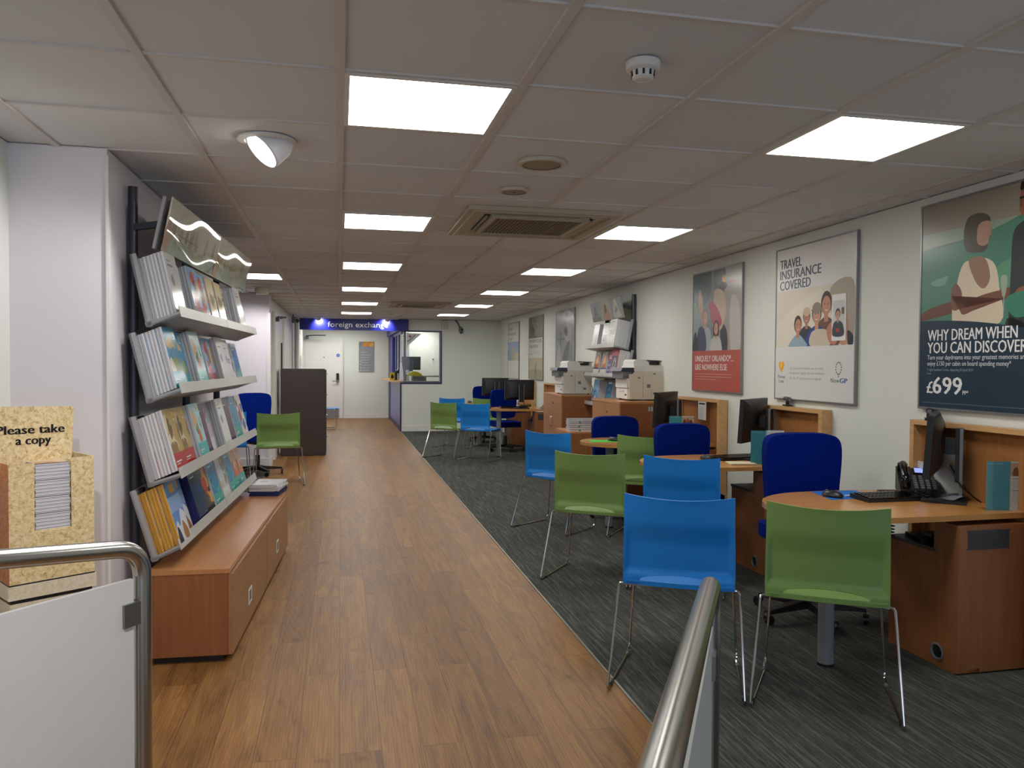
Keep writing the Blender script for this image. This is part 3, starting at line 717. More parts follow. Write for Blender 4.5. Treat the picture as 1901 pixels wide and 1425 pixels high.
o = mouse_mat('green_mat', [(2.06+.10, 6.57), (2.44, 6.55), (2.46, 6.70), (2.2, 6.78)], '#4fc238', 'bright green mouse mat on the third desk'); o.location.z = DZ
def pen(loc, rz, c, label):
    m = MB(); m.cyl((-.06, 0, .005), (.045, 0, .005), .0048, mat('pen_'+c[1:], c, .3), seg=10); m.cyl((.045, 0, .005), (.07, 0, .005), .0045, M_WHITEP, .001, 10)
    o = m.build('pen', None); o.location = loc; o.rotation_euler.z = rz; return tag(o, label, 'pen')
pen((2.62, 3.60, DZ+.003), .1, '#d8dde2', 'white pen lying on the blue mat of the nearest desk')
pen((2.70, 3.605, DZ+.003), -.15, '#2a2f8a', 'blue pen lying beside the white pen on the nearest desk')
# telephone on the nearest desk
t = thing('desk_telephone', 'black desk telephone with handset and small lit screen on the nearest desk', 'telephone', (3.06, 3.67, DZ), -.55)
m = MB(); m.add([(-.10, -.11, 0), (.10, -.11, 0), (.10, .11, 0), (-.10, .11, 0), (-.10, -.11, .022), (.10, -.11, .022), (.10, .11, .125), (-.10, .11, .125)], [(3, 2, 1, 0), (4, 5, 6, 7), (0, 1, 5, 4), (1, 2, 6, 5), (2, 3, 7, 6), (3, 0, 4, 7)], M_BLACK, .008); m.build('body', t)
SL = math.atan2(.103, .22); TP = Matrix.Translation((0, -.11, .022)) @ Matrix.Rotation(SL, 4, 'X')
m = MB(TP); m.tube([(-.072, .03, .028), (-.072, .05, .05), (-.072, .12, .058), (-.072, .19, .05), (-.072, .21, .028)], .019, M_BLACKG, 12, .04); m.cyl((-.072, .04, .004), (-.072, .04, .04), .026, M_BLACKG); m.cyl((-.072, .2, .004), (-.072, .2, .04), .026, M_BLACKG); m.build('handset', t)
m = MB(TP); m.box(-.02, .085, .165, .225, .001, .007, M_BLACKG, .002); d = m.build('display_bezel', t)
m = MB(TP); m.box(-.012, .077, .172, .218, .0065, .0078, emis('phone_screen', (.35, .42, 1, 1), 1.1)); m.build('display', d, False)
m = MB(TP)
for r in range(6):
    for c in range(4): m.box(-.03+c*.03, -.012+c*.03, .02+r*.022, .034+r*.022, .001, .007, M_GREYP, .001)
m.build('keypad', t, False)
m = MB(); cp = [(-.07, -.11, .02)]; n = 60
for i in range(n): cp.append((-.12-.0016*i+.008*math.cos(i*1.3), -.10-.0004*i, .012+.008*math.sin(i*1.3)))
m.tube(cp, .0022, M_BLACK, 6); m.build('coiled_cord', t)
m = MB()
cp = [(2.71, 3.43, .70)] + [(2.71+.012*math.cos(i*1.1), 3.43+.012*math.sin(i*1.1), .70-.0028*i) for i in range(46)]
m.tube(cp, .0035, M_BLACK, 6); tag(m.build('coiled_cable', None), 'black coiled cable hanging under the nearest desk', 'cable')
# leaflet holders
def make_holder(label):
    t = thing('leaflet_holder', label, 'leaflet holder')
    m = MB(); a = .10
    def card(M, its, col): m.box(0, .11, -.003, 0, 0, .232, paper(col), M=M); art(m, M @ Matrix(((1, 0, 0, 0), (0, 0, -1, -.003), (0, 1, 0, 0), (0, 0, 0, 1))), .11, .232, its)
    MA = Matrix(); lines = [('p', R(.08, .72, .95-.001, .962), '#8ec3cb')]+[('p', R(.08, .5+.38*((i*7) % 5)/5, .885-i*.05, .891-i*.05), '#5fa6b0') for i in range(15)]
    card(MA, lines, '#4496a3'); m.build('teal_leaflet', t, False)
    m = MB(); MB_ = Matrix.Translation((.11, 0, 0)) @ Matrix.Rotation(.0, 4, 'Z')
    its = [('p', R(0, 1, .70, .97), '#c9a98e'), ('b', [(.1, .72), (.15, .85), (.3, .88), (.35, .72)], '#7c4a34'), ('b', [(.35, .72), (.42, .90), (.56, .88), (.6, .72)], '#9b5d3f'), ('b', [(.6, .72), (.66, .86), (.8, .84), (.86, .72)], '#7a3d2d')]
    its += [('p', R(.1, .7, .645, .655), '#333333')]+[('p', R(.1, .75+.1*((i*3) % 2), .60-i*.032, .605-i*.032), '#9a9a9a') for i in range(5)]+[('p', R(.1, .45, .40, .41), '#333333')]+[('p', R(.1, .8, .36-i*.035, .365-i*.035), '#a0a0a0') for i in range(7)]+[('p', R(.5, .75, .07, .10), '#333333'), ('e', .85, .085, .05, .025, '#d98a3c')]
    card(MB_, its, '#d9dad6'); m.build('white_leaflet', t, False)
    m = MB(); m.box(-.004, .114, -.006, -.0045, 0, .236, M_ACRYLIC); m.box(-.004, .114, -.006, .06, -.0, .003, M_ACRYLIC); m.box(-.004, .114, -.006, -.0045, 0, .238, M_ACRYLIC, M=MB_); m.build('acrylic_stand', t, False)
    return t
h = make_holder('teal and white leaflet holder at the front edge of the nearest desk'); h.location = (3.0, 3.15, DZ); h.rotation_euler.z = -.22; tag(h, None, None, 'teal leaflet holders')
p = on_desk(1, 2.745, 3.21); dup(h, p, -.3, 'teal and white leaflet holder on the second desk, left of its monitor', 'teal leaflet holders')
p = on_desk(2, 2.80, 3.28); dup(h, p, -.25, 'teal and white leaflet holder on the third desk, partly behind the blue chair', 'teal leaflet holders')
# papers, webcams and odds and ends
def sheets(name, pts, z, n, c, label, cat='papers', rz=0):
    m = MB()
    for i in range(n):
        j = .004*math.sin(i*2.1); m.prism([(x+j, y-j) for x, y in pts], i*.0022, i*.0022+.002, paper(c, .55))
    o = m.build(name, None, False); o.location.z = z; return tag(o, label, cat)
sheets('paper_pile', [(2.61, 4.90), (2.78, 4.87), (2.80, 5.0), (2.64, 5.04)], DZ, 5, '#d9cfae', 'small pile of cream papers at the front edge of the second desk')
m = MB()
for i, (x, z0, z1) in enumerate(((3.13, 0, .22), (3.12, 0, .16))): m.box(x, x+.004, 3.46+.2*i, 3.64+.16*i, z0, z1, paper('#cfd0cc', .5), M=Matrix.Rotation(0, 4, 'Z'))
o = m.build('paper_sheet', None, False); o.location.z = DZ; tag(o, 'white paper sheets leaning against the board behind the nearest monitor', 'papers')
m = MB(); m.box(0, .004, 0, .15, 0, .16, paper('#d6d6d2', .5)); art(m, frame((-.0001, .14, .0), (0, -1, 0), (0, 0, 1)), .13, .16, [('p', R(.05, .95, .84, .93), '#33353a')]+[('p', R(.1, .8, .7-.1*i, .72-.1*i), '#a9a9a9') for i in range(6)])
o = m.build('notice_sheet', None, False); o.location = (3.13, 6.35, DZ+.2); tag(o, 'white printed notice fixed to the board above the third desk', 'notice')
def webcam(p, rz, label):
    t = thing('webcam', label, 'webcam', p, rz)
    m = MB(); m.box(-.05, .05, -.02, .02, 0, .012, M_BLACK, .004); m.build('clip_base', t)
    m = MB(); m.cyl((0, 0, .012), (0, 0, .035), .012, M_BLACK); m.cyl((-.055, 0, .05), (.055, 0, .055), .016, M_BLACK); m.cyl((-.058, 0, .05), (-.055, 0, .05), .012, M_GREYP); m.build('camera_body', t)
webcam((3.16, 3.72, 1.129), .9, 'black webcam on the board behind the nearest monitor')
webcam((3.18, 5.15, 1.129), 1.3, 'black webcam on the board of the second desk, under the insurance poster')
m = MB(); m.box(-.13, .13, -.09, .09, 0, .018, M_BLACK, .004); o = m.build('laptop', None); o.location = (2.93, 3.36, .56); o.rotation_euler.z = -.3; tag(o, 'closed black laptop lying on the low box under the nearest desk', 'laptop')
m = MB(); m.box(-.06, .06, -.045, .045, 0, .012, M_GREYP, .003); o = m.build('hard_drive', None); o.location = (2.93, 3.37, .578); o.rotation_euler.z = -.2; tag(o, 'small grey box lying on the closed black laptop', 'device')
m = MB(); m.box(-.10, .10, -.07, .07, 0, .03, M_BLACK, .006); m.box(-.09, .09, -.06, .06, .03, .06, M_DGREY, .006); o = m.build('scanner', None); o.location = on_desk(3, 2.90, 3.40); o.location.z = .56; tag(o, 'dark device on the low box under the far desk', 'device')
# two paper document trays near the far desk
m = MB(); m.add([(-.12, -.1, 0), (.12, -.1, 0), (.12, .1, 0), (-.12, .1, 0), (.02, .1, .14), (.04, .1, .13)], [(3, 2, 1, 0), (0, 1, 5), (2, 3, 4, 5), (0, 5, 4, 3), (1, 2, 5)], M_BLACK); o = m.build('document_stand', None); o.location = on_desk(3, 3.05, 3.30); tag(o, 'black sloping document stand on the far desk beside the tall cabinet', 'document stand')

# ------------------------------------------------------------ posters on the right wall
def wall_frame(y_far, z0): e = Vector((.0145, 1, 0)).normalized(); return frame((wx(y_far)-.019, y_far, z0), -e, (0, 0, 1))
def person(x, y, s, hair, skin, shirt, asp, turn=0, longhair=False, hat=None):
    """bust: head centre x, y; head height s (in sheet heights); asp = h / w"""
    a = asp; it = []
    it.append(('b', [(x-.95*s*a, y-2.6*s), (x-.85*s*a, y-1.05*s), (x-.25*s*a, y-.62*s), (x+.25*s*a, y-.62*s), (x+.85*s*a, y-1.05*s), (x+.95*s*a, y-2.6*s)], shirt))
    it.append(('p', [(x-.16*s*a, y-.8*s), (x+.16*s*a, y-.8*s), (x+.16*s*a, y-.3*s), (x-.16*s*a, y-.3*s)], skin))
    it.append(('e', x, y+.06*s, .42*s*a, .55*s, hair))
    if longhair: it.append(('b', [(x-.44*s*a, y+.2*s), (x-.46*s*a, y-.5*s), (x-.2*s*a, y-.6*s), (x+.2*s*a, y-.6*s), (x+.46*s*a, y-.5*s), (x+.44*s*a, y+.2*s)], hair))
    it.append(('e', x+turn*.08*s*a, y-.06*s, .34*s*a, .45*s, skin))
    for q in (-1, 1): it.append(('e', x+turn*.1*s*a+q*.13*s*a, y+.02*s, .035*s*a, .03*s, '#2a1d16'))
    it.append(('b', [(x+turn*.1*s*a-.13*s*a, y-.24*s), (x+turn*.1*s*a, y-.30*s), (x+turn*.1*s*a+.13*s*a, y-.24*s), (x+turn*.1*s*a, y-.26*s)], '#e8ded6'))
    if hat: it.append(('e', x, y+.32*s, .40*s*a, .30*s, hat)); it.append(('e', x, y+.22*s, .52*s*a, .09*s, hat))
    return it
def poster(y_far, y_near, z0, z1, base, items, label, gloss=.22, framed=True, group=None):
    w, h = y_far-y_near, z1-z0; M = wall_frame(y_far, z0)
    t = thing('wall_poster', label, 'poster', M.to_translation()); I = Matrix.Translation(-M.to_translation()) @ M
    m = MB(I); m.box(0, w, 0, h, -.004, .0, paper(base, gloss)); art(m, Matrix(), w, h, items, gloss); m.build('print', t, False)
    m = MB(I); b = .011
    if framed:
        for q in ((-b, w+b, -b, 0), (-b, w+b, h, h+b), (-b, 0, 0, h), (w, w+b, 0, h)): m.box(*q, -.018, .004, M_GREYMETAL)
        m.build('frame', t, False)
    m = MB(I); m.box(0, w, 0, h, -.016, -.004, M_WHITEP); m.build('backing_board', t, False)
    return t
HEART = '#e8a21c'
def small_lines(x0, x1, ys, c, hh=.006): return [('p', R(x0, x0+(x1-x0)*(1 if i < len(ys)-1 else .62), y, y+hh), c) for i, y in enumerate(ys)]
# big cruise poster
A = 1.105/.96
its = [('p', R(0, 1, .40, .80), '#527a6e'), ('p', R(0, 1, .78, .86), '#8b9a88'), ('p', R(0, 1, .86, 1), '#8f8676'),
       ('b', [(-.1, .74), (.2, .79), (.5, .82), (1.1, .90), (1.1, .4), (-.1, .4)], '#4c7f6b'), ('b', [(.08, .62), (.2, .64), (.18, .60), (.1, .60)], '#6f9f8a'), ('b', [(.5, .62), (.72, .70), (.8, .6), (.6, .52)], '#5b9273'),
       # railing
       ('b', [(-.02, .455), (.12, .50), (.4, .53), (.75, .56), (.75, .52), (.4, .48), (.1, .44), (-.02, .43)], '#6b4434'),
       # woman in white
       ('b', [(.26, .40), (.27, .58), (.31, .68), (.37, .70), (.46, .70), (.53, .66), (.56, .56), (.57, .40)], '#d5c5ab'),
       ('b', [(.355, .70), (.40, .60), (.46, .56), (.50, .61), (.46, .70)], '#94715c'),
       ('b', [(.235, .57), (.265, .60), (.31, .55), (.31, .45), (.45, .48), (.62, .51), (.62, .545), (.42, .525), (.27, .47), (.235, .50)], '#7a4f3d'),
       ('b', [(.315, .83), (.34, .895), (.40, .91), (.46, .90), (.495, .87), (.49, .80), (.47, .735), (.40, .73), (.33, .75)], '#4d463c'),
       ('b', [(.41, .84), (.44, .865), (.495, .86), (.50, .82), (.505, .80), (.49, .795), (.485, .765), (.45, .755), (.41, .775)], '#a88671'),
       # man in dark shirt
       ('b', [(.62, .36), (.63, .60), (.64, .78), (.70, .83), (.84, .86), (1.05, .84), (1.05, .30), (.64, .42)], '#343a38'),
       ('p', [(.74, .92), (.85, .92), (.88, .83), (.80, .77), (.74, .84)], '#8b5a42'),
       ('b', [(.68, .955), (.695, .90), (.675, .885), (.69, .86), (.72, .845), (.80, .86), (.86, .92), (.82, 1.0), (.72, 1.0)], '#96634a'),
       ('b', [(.68, .965), (.70, 1.02), (.80, 1.05), (.93, 1.0), (.90, .91), (.845, .90), (.82, .96), (.74, .975)], '#2a201b'),
       ('p', R(.675, .735, .928, .936), '#1c1816'), ('b', [(.66, .53), (.68, .45), (.78, .44), (.80, .50), (.74, .55)], '#8b5a42'),
       # glasses
       ('b', [(.755, .78), (.80, .79), (.81, .72), (.785, .69), (.76, .71)], '#b9b8a4'), ('p', R(.778, .788, .61, .70), '#a6a898'), ('e', .783, .61, .035, .008, '#b9b8a4'),
       ('b', [(.75, .73), (.83, .77), (.92, .74), (.90, .66), (.80, .66)], '#a06c50'),
       ('b', [(.57, .60), (.61, .60), (.60, .52), (.58, .52)], '#9aa695'), ('p', R(.588, .594, .45, .53), '#9aa695'),
       ('b', [(.60, .50), (.70, .53), (.80, .52), (.78, .44), (.66, .42)], '#3f8068'),
       ('p', [(0, 0), (1, 0), (1, .315)] + [(1-i/14, .315+.115*(1-(1-i/14)**2.0)) for i in range(15)], '#233747'),
       ('b', [(.93, .30), (1.05, .36), (1.05, .28), (.97, .28)], '#a9c4c4'),
       ('t', 'WHY DREAM WHEN', .06, .330, .078, '#e6e6e4', .62, .02), ('t', 'YOU CAN DISCOVER?', .06, .268, .078, '#e6e6e4', .70, .02),
       ('t', 'Turn your daydreams into your greatest memories and', .06, .237, .032, '#cdd3d6', .68, .008), ('t', 'enjoy £150 per cabin on board spending money*', .06, .207, .032, '#cdd3d6', .585, .008),
       ('t', '7 night Southern Cruise, departing 05 April 2019', .06, .181, .018, '#8fa0ab', .34), ('t', 'From', .06, .163, .016, '#8fa0ab', .03),
       ('t', '£', .06, .071, .085, '#e6e6e4', .045, .02), ('t', '699', .108, .070, .118, '#e6e6e4', .215, .022), ('t', 'PP*', .330, .070, .028, '#e6e6e4', .04, .01), ('p', R(.03, .9, .022, .025), '#5c7182')]
poster(3.80, 2.84, 1.20, 2.30, '#8f8878', its, 'large cruise poster of a couple with wine glasses, reading WHY DREAM WHEN YOU CAN DISCOVER', .25)
# travel insurance
its = [('p', R(.02, .98, .345, .72), '#d6cdbb'), ('b', [(.02, .5), (.3, .62), (.55, .70), (.62, .66), (.6, .36), (.02, .36)], '#dcd4c3'), ('b', [(.72, .70), (.98, .72), (.98, .36), (.9, .36), (.75, .5)], '#a99f8d'),
       ('t', 'TRAVEL', .05, .872, .088, '#3c4654', .30, .03), ('t', 'INSURANCE', .05, .800, .088, '#4a5463', .55, .03), ('t', 'COVERED', .05, .728, .088, '#4a5463', .42, .03)]
A = 1.10/.955
P = []
P += person(.67, .60, .135, '#2c211c', '#b98468', '#6b4a40', A)
P += person(.425, .535, .098, '#4a3a30', '#ad7860', '#2e3540', A, hat='#c4a98a')
P += person(.555, .545, .122, '#3a2b22', '#c08d72', '#23428a', A, hat='#8a7a68')
P += person(.31, .485, .105, '#33261f', '#b98468', '#8fa9b5', A, .5)
P = [((q[0], [(x, max(y, .347)) for x, y in q[1]], q[2]) if q[0] in 'pb' else q) for q in P]
its += P + [('b', [(.48, .347), (.49, .43), (.60, .45), (.70, .43), (.72, .347)], '#cabda6'), ('b', [(.68, .44), (.74, .49), (.80, .46), (.80, .36), (.72, .36)], '#b98066'),
            ('b', [(.86, .48), (.90, .54), (.92, .46), (.93, .36), (.84, .355)], '#c08a72'), ('p', R(.74, .90, .372, .652), '#e4e2de'), ('p', R(.752, .888, .40, .615), '#c5c7c6')]
its += [q if q[0] not in 'pb' else (q[0], [(min(max(x, .755), .885), min(max(y, .402), .61)) for x, y in q[1]], q[2]) for q in person(.81, .53, .06, '#3a2a22', '#c09078', '#3a4048', A)] + [('p', R(.79, .83, .425, .445), '#b03a34'), ('p', R(.852, .884, .53, .57), '#7a5a4c')]
its += [('b', [(.92, .43), (.98, .40), (.98, .347), (.93, .347)], '#2a2e36'), ('p', R(0, 1, 0, .345), '#d9d8d4'), ('p', heart(.09, .215, .045, A*.75), HEART), ('p', heart(.085, .222, .028, A*.7), '#f0c048'),
        ('t', 'Thomas', .035, .135, .03, '#33383c', .11, .015), ('t', 'Cook', .055, .105, .03, '#33383c', .07, .015), ('p', R(.178, .181, .08, .25), '#b5b5b2'),
        ('t', 'UK, Europe and Worldwide cover for medical', .21, .195, .024, '#8a8d8e', .44), ('t', 'emergencies, baggage loss and cancellations.', .21, .165, .024, '#8a8d8e', .46), ('t', 'Plus 24hr GP doctor access via nowgp app.', .21, .130, .024, '#8a8d8e', .42),
        ('t', 'Now', .74, .118, .04, '#3f7a3c', .10, .012), ('t', 'GP', .845, .118, .04, '#2d5a9c', .085, .03)]
for k in range(14):
    a = PI*k/13+PI/2; 
    if 2 < k < 11 or True: its.append(('e', .83+.032*math.cos(2*PI*k/14+.2), .205+.036*math.sin(2*PI*k/14+.2), .006, .005, '#5b7a62'))
its.append(('p', R(.826, .834, .15, .172), '#5b7a62'))
poster(5.325, 4.385, 1.185, 2.27, '#d9d8d4', its, 'white wall poster reading TRAVEL INSURANCE COVERED with a family and a phone', .25)
# Orlando poster
A = 1.06/.93
its = [('p', R(0, .5, .3, 1), '#7f8d8c'), ('p', R(.5, 1, .3, 1), '#a5a09a'), ('b', [(-.05, 1.05), (.35, 1.05), (.4, .85), (.25, .72), (-.05, .8)], '#5f7072'), ('b', [(.0, .75), (.15, .62), (.12, .4), (-.05, .35)], '#8fa09a'), ('b', [(.45, 1.02), (.68, 1.0), (.66, .80), (.5, .78)], '#6d6c6c'),
       ('b', [(.80, .75), (.95, .7), (.98, .35), (.8, .35)], '#c3bfb8'), ('b', [(.60, .55), (.72, .5), (.74, .33), (.62, .33)], '#3b4046'), ('b', [(.45, .80), (.55, .84), (.68, .78), (.70, .62), (.6, .5), (.5, .55)], '#cbb69a'), ('p', heart(.66, .905, .05, A*.7), '#d8a13c'), ('b', [(.55, .85), (.62, .89), (.72, .86), (.66, .82)], '#4a4a50'),
       ('b', [(.35, .72), (.44, .74), (.58, .64), (.62, .55), (.52, .53), (.42, .58)], '#b4465c'), ('b', [(.14, .86), (.2, .80), (.24, .60), (.19, .56), (.12, .74)], '#b99a88')]
its += person(.27, .62, .13, '#7a6a52', '#c79a86', '#aeb4be', A, .3)
its += [('b', [(.10, .33), (.12, .52), (.24, .53), (.30, .42), (.28, .33)], '#3b4660')] + person(.51, .52, .11, '#4b352b', '#c79a86', '#c9c6c2', A, 0, True)
its += [('b', [(.0, .33), (.02, .46), (.06, .50), (.10, .43), (.10, .33)], '#3a3836'), ('p', R(0, 1, 0, .335), '#b85348'), ('t', 'UNIQUELY ORLANDO*...', .06, .245, .072, '#e9d9d2', .80, .03), ('t', 'LIKE NOWHERE ELSE', .06, .172, .072, '#e9d9d2', .68, .03), ('t', 'LeChuck', .76, .865, .03, '#b85a50', .17)]
its = [q for q in its if not (q[0] == 't' and q[1] == 'LeChuck')] + [('p', R(.76, .93, .873, .885), '#b85a50')] + small_lines(.06, .82, [.135, .112, .09], '#cf8f86')
poster(6.785, 5.865, 1.20, 2.255, '#9a9a96', its, 'red and grey wall poster reading UNIQUELY ORLANDO LIKE NOWHERE ELSE')
# three far posters
its = [('p', R(0, 1, .12, 1), '#9a9b9a'), ('p', R(0, 1, .86, 1), '#6f716f'), ('b', [(.45, .98), (.6, 1.0), (.85, .95), (.95, .86), (.6, .83), (.42, .88)], '#b9bab8'), ('e', .58, .92, .12, .04, '#777977'), ('b', [(.5, .74), (.65, .78), (.85, .72), (.86, .6), (.7, .53), (.5, .6)], '#b5b6b4'), ('b', [(.48, .74), (.6, .76), (.66, .68), (.6, .62), (.5, .66)], '#6b6d6c'),
       ('b', [(.35, .2), (.42, .35), (.6, .5), (.75, .55), (.72, .35), (.55, .16)], '#6e706f'), ('b', [(.62, .2), (.75, .4), (.9, .5), (.92, .16)], '#858786'), ('p', R(.24, .30, .40, .70), '#777978'), ('p', R(.05, .50, .575, .60), '#7b7d7c'), ('p', R(.08, .12, .58, .72), '#858786'), ('b', [(.05, .12), (.1, .4), (.25, .5), (.3, .12)], '#acadab'),
       ('t', 'CITY', .05, .78, .07, '#7d7f7e', .30, .02), ('t', 'BREAKS', .05, .715, .07, '#7d7f7e', .45, .02), ('p', R(.05, .3, .155, .17), '#7a7b7a'), ('p', R(0, 1, 0, .12), '#c9c8c3'), ('p', R(.05, .5, .05, .11), '#bdbcb8')]
its = [q for q in its if q[0] != 't'] + [('p', R(.06, .30, .80, .86), '#858786'), ('p', R(.34, .60, .80, .86), '#8a8c8b')]
poster(11.80, 10.78, 1.20, 2.235, '#9a9b9a', its, 'grey wall poster of a city sight above the far printer', .25)
its = [('p', R(0, 1, .66, 1), '#6f685c'), ('b', [(.25, 1.0), (.7, 1.02), (1.0, .95), (1.0, .7), (.55, .68), (.3, .8)], '#8a8878'), ('b', [(.05, .66), (.1, .85), (.25, .9), (.3, .78), (.42, .8), (.4, .66)], '#5a4a40'), ('p', R(.35, .55, .92, .935), '#4a4640'), ('p', R(0, 1, .34, .66), '#c9c7c0'),
       ('t', 'PREMIUM CLASS', .06, .585, .075, '#7d7c78', .85, .03), ('t', 'MADE FOR YOU', .06, .50, .075, '#7d7c78', .62, .03), ('p', R(.06, .25, .40, .415), '#97968f'), ('p', R(.35, .8, .43, .437), '#b5b3ac'), ('p', R(.35, .75, .41, .417), '#b5b3ac'), ('p', R(0, 1, 0, .34), '#b3a78b'), ('p', R(0, 1, 0, .15), '#9c9078'), ('b', [(.45, .1), (.5, .22), (.57, .28), (.55, .16), (.58, .1)], '#7d715c'), ('b', [(.40, .12), (.5, .06), (.6, .12), (.55, .02), (.45, .02)], '#8a7d66')]
poster(13.70, 12.67, 1.17, 2.25, '#c9c7c0', its, 'far wall poster with a dark photo on top and a pale sailing boat below', .25)
its = [('p', R(.06, .44, .87, .92), '#a9a8a4'), ('p', R(.06, .76, .78, .83), '#a9a8a4'), ('p', R(.06, .40, .69, .74), '#a9a8a4'), ('p', R(0, 1, .32, .66), '#8e9cb5'), ('b', [(.3, .32), (.35, .5), (.45, .58), (.6, .52), (.65, .32)], '#9c9a80'), ('b', [(-.05, .5), (.3, .42), (.3, .3), (-.05, .3)], '#7f93a0'), ('b', [(.65, .46), (1.05, .45), (1.05, .3), (.65, .3)], '#b3a894'), ('p', R(0, 1, 0, .32), '#cdc6c2')]
poster(15.62, 14.58, 1.15, 2.235, '#c4c3be', its, 'farthest wall poster, pale with grey lettering and a blue photo, near the booth', .25)

# ------------------------------------------------------------ left brochure rack
RA = .0478; U = Vector((math.sin(RA), math.cos(RA), 0)); N = Vector((math.cos(RA), -math.sin(RA), 0)); O = Vector((-.96, 3.95, 0))
def rack(s, d, z): return O+U*s+N*d+Vector((0, 0, z))
LR = Matrix(((U.x, N.x, 0, O.x), (U.y, N.y, 0, O.y), (0, 0, 1, 0), (0, 0, 0, 1)))   # local (s, d, z); left handed is avoided by using prisms only
RL = 2.33
trays = [((.006, 1.920), (.079, 1.584), (.232, 1.642)), ((0, 1.553), (.079, 1.227), (.233, 1.282)), ((-.002, 1.162), (.084, .833), (.231, .880)), ((0, .815), (.099, .481), (.228, .542))]
rk = thing('brochure_rack', 'tall grey brochure rack with four sloping shelves along the left wall', 'rack', O)
def rbox(m, poly, s0, s1, mt):      # polygon in (d, z) swept along s
    v = [rack(s, d, z)-O for s in (s0, s1) for d, z in poly]; n = len(poly)
    m.add(v, [tuple(range(n)), tuple(range(2*n-1, n-1, -1))]+[(i, i+n, (i+1) % n+n, (i+1) % n) for i in range(n)], mt)
def off(a, b, t):                   # strip polygon between 2 points, thickness t to the left
    d = Vector((b[0]-a[0], b[1]-a[1])); nn = Vector((-d.y, d.x)).normalized()*t; return [a, b, (b[0]+nn.x, b[1]+nn.y), (a[0]+nn.x, a[1]+nn.y)]
TF = []
for a, b, c in trays:
    m = MB(); rbox(m, off(a, b, .010), 0, RL, M_SILVER); rbox(m, off(b, c, .010), 0, RL, M_SILVER)
    rbox(m, off(a, b, .028), 0, .012, M_SILVER); rbox(m, off(b, c, .020), 0, .012, M_SILVER); rbox(m, off(a, b, .028), RL-.012, RL, M_SILVER)
    sh = m.build('shelf', rk, False)
    bd = (Vector(a)-Vector(b)).normalized()
    m = MB(); l0 = Vector(c)+Vector((.002, -.006)); l1 = l0+bd*.052
    rbox(m, off(tuple(l0), tuple(l1), .004), .0, RL*.5-.003, M_LIP); rbox(m, off(tuple(l0), tuple(l1), .004), RL*.5+.003, RL, M_LIP); m.build('label_lip', sh, False)
    TF.append((Vector(b), bd, Vector((bd.y, -bd.x))))
for s in (.13, RL-.25, 1.17):
    m = MB(); m.cyl(rack(s, -.014, .447)-O, rack(s, -.014, 2.255)-O, .022, M_DARKPOLE, seg=24)
    if s < 1: m.cyl(rack(s, -.014, 2.255)-O, rack(s, -.014, 2.258)-O, .0225, M_BLACK)
    m.build('upright', rk)
for a, b, c in trays:
    for s in (.13, RL-.25):
        m = MB(); p = rack(s, .008, a[1]-.02)-O; m.box(p.x-.02, p.x+.02, p.y-.03, p.y+.03, p.z-.03, p.z+.02, M_BLACK, .004); m.build('bracket', rk)
# header sign
hs = [(.142, 1.948), (.194, 2.198)]
m = MB(); rbox(m, [(.100, 1.955), (.112, 1.952), (.165, 2.195), (.150, 2.20)], .02, RL, M_SILVER); rbox(m, [(.0, 2.05), (.0, 2.08), (.13, 2.10), (.13, 2.07)], .10, .13, M_DARKPOLE); rbox(m, [(.0, 2.05), (.0, 2.08), (.13, 2.10), (.13, 2.07)], RL-.3, RL-.27, M_DARKPOLE); hd = m.build('header_board', rk, False)
upv = Vector((0, 0, 0)) + N*(hs[1][0]-hs[0][0]) + Vector((0, 0, hs[1][1]-hs[0][1]))
def header_panel(s0, s1, seed):
    rnd = random.Random(seed); H = upv.length; w = s1-s0; m = MB(); M = frame(rack(s0, hs[0][0], hs[0][1])-O, U, upv)
    m.box(0, w, 0, H, -.006, -.004, paper('#e4dfd0')); its = [('p', R(0, 1, 0, 1), '#e6e0cf'), ('p', R(0, 1, 0, .32), '#b9c6b4'), ('p', R(.55, .8, 0, .35), '#dcdcc4')]
    for k in range(26):
        x = rnd.random()*.95; wd = .012+.03*rnd.random(); y0 = .28+.1*rnd.random(); its.append(('p', [(x, y0), (x+wd, y0), (x+wd, y0+.1+.25*rnd.random()), (x+wd*.5, y0+.2+.3*rnd.random()), (x, y0+.12)], rnd.choice(['#b39c80', '#a68d70', '#c0b090', '#937c64', '#cdb894'])))
    its += [('b', [(.0, .1), (.02, .5), (.06, .6), (.1, .3), (.08, .0)], '#c48f6c'), ('b', [(.12, .1), (.16, .42), (.22, .42), (.24, .1), (.2, .3), (.16, .28)], '#efe8d4'), ('p', R(.2, .6, .42, .44), '#8d8068'), ('b', [(.6, .25), (.68, .33), (.76, .25), (.68, .2)], '#c9c2ae')]
    art(m, M, w, H, its, .4, z0=-.0039); m.build('picture_strip', hd, False)
    def fn(u, v):      # gently wavy clear cover
        return M @ Vector((u*w, v*H, .004+.0022*math.sin(u*7+seed)*math.sin(PI*v)+.0012*math.sin(v*3.5+u*3)))
    m = MB(); m.sheet(fn, 30, 10, .0015, M_ACRYLIC); m.build('clear_cover', hd)
header_panel(0.02, 1.150, 1); header_panel(1.158, RL, 2)

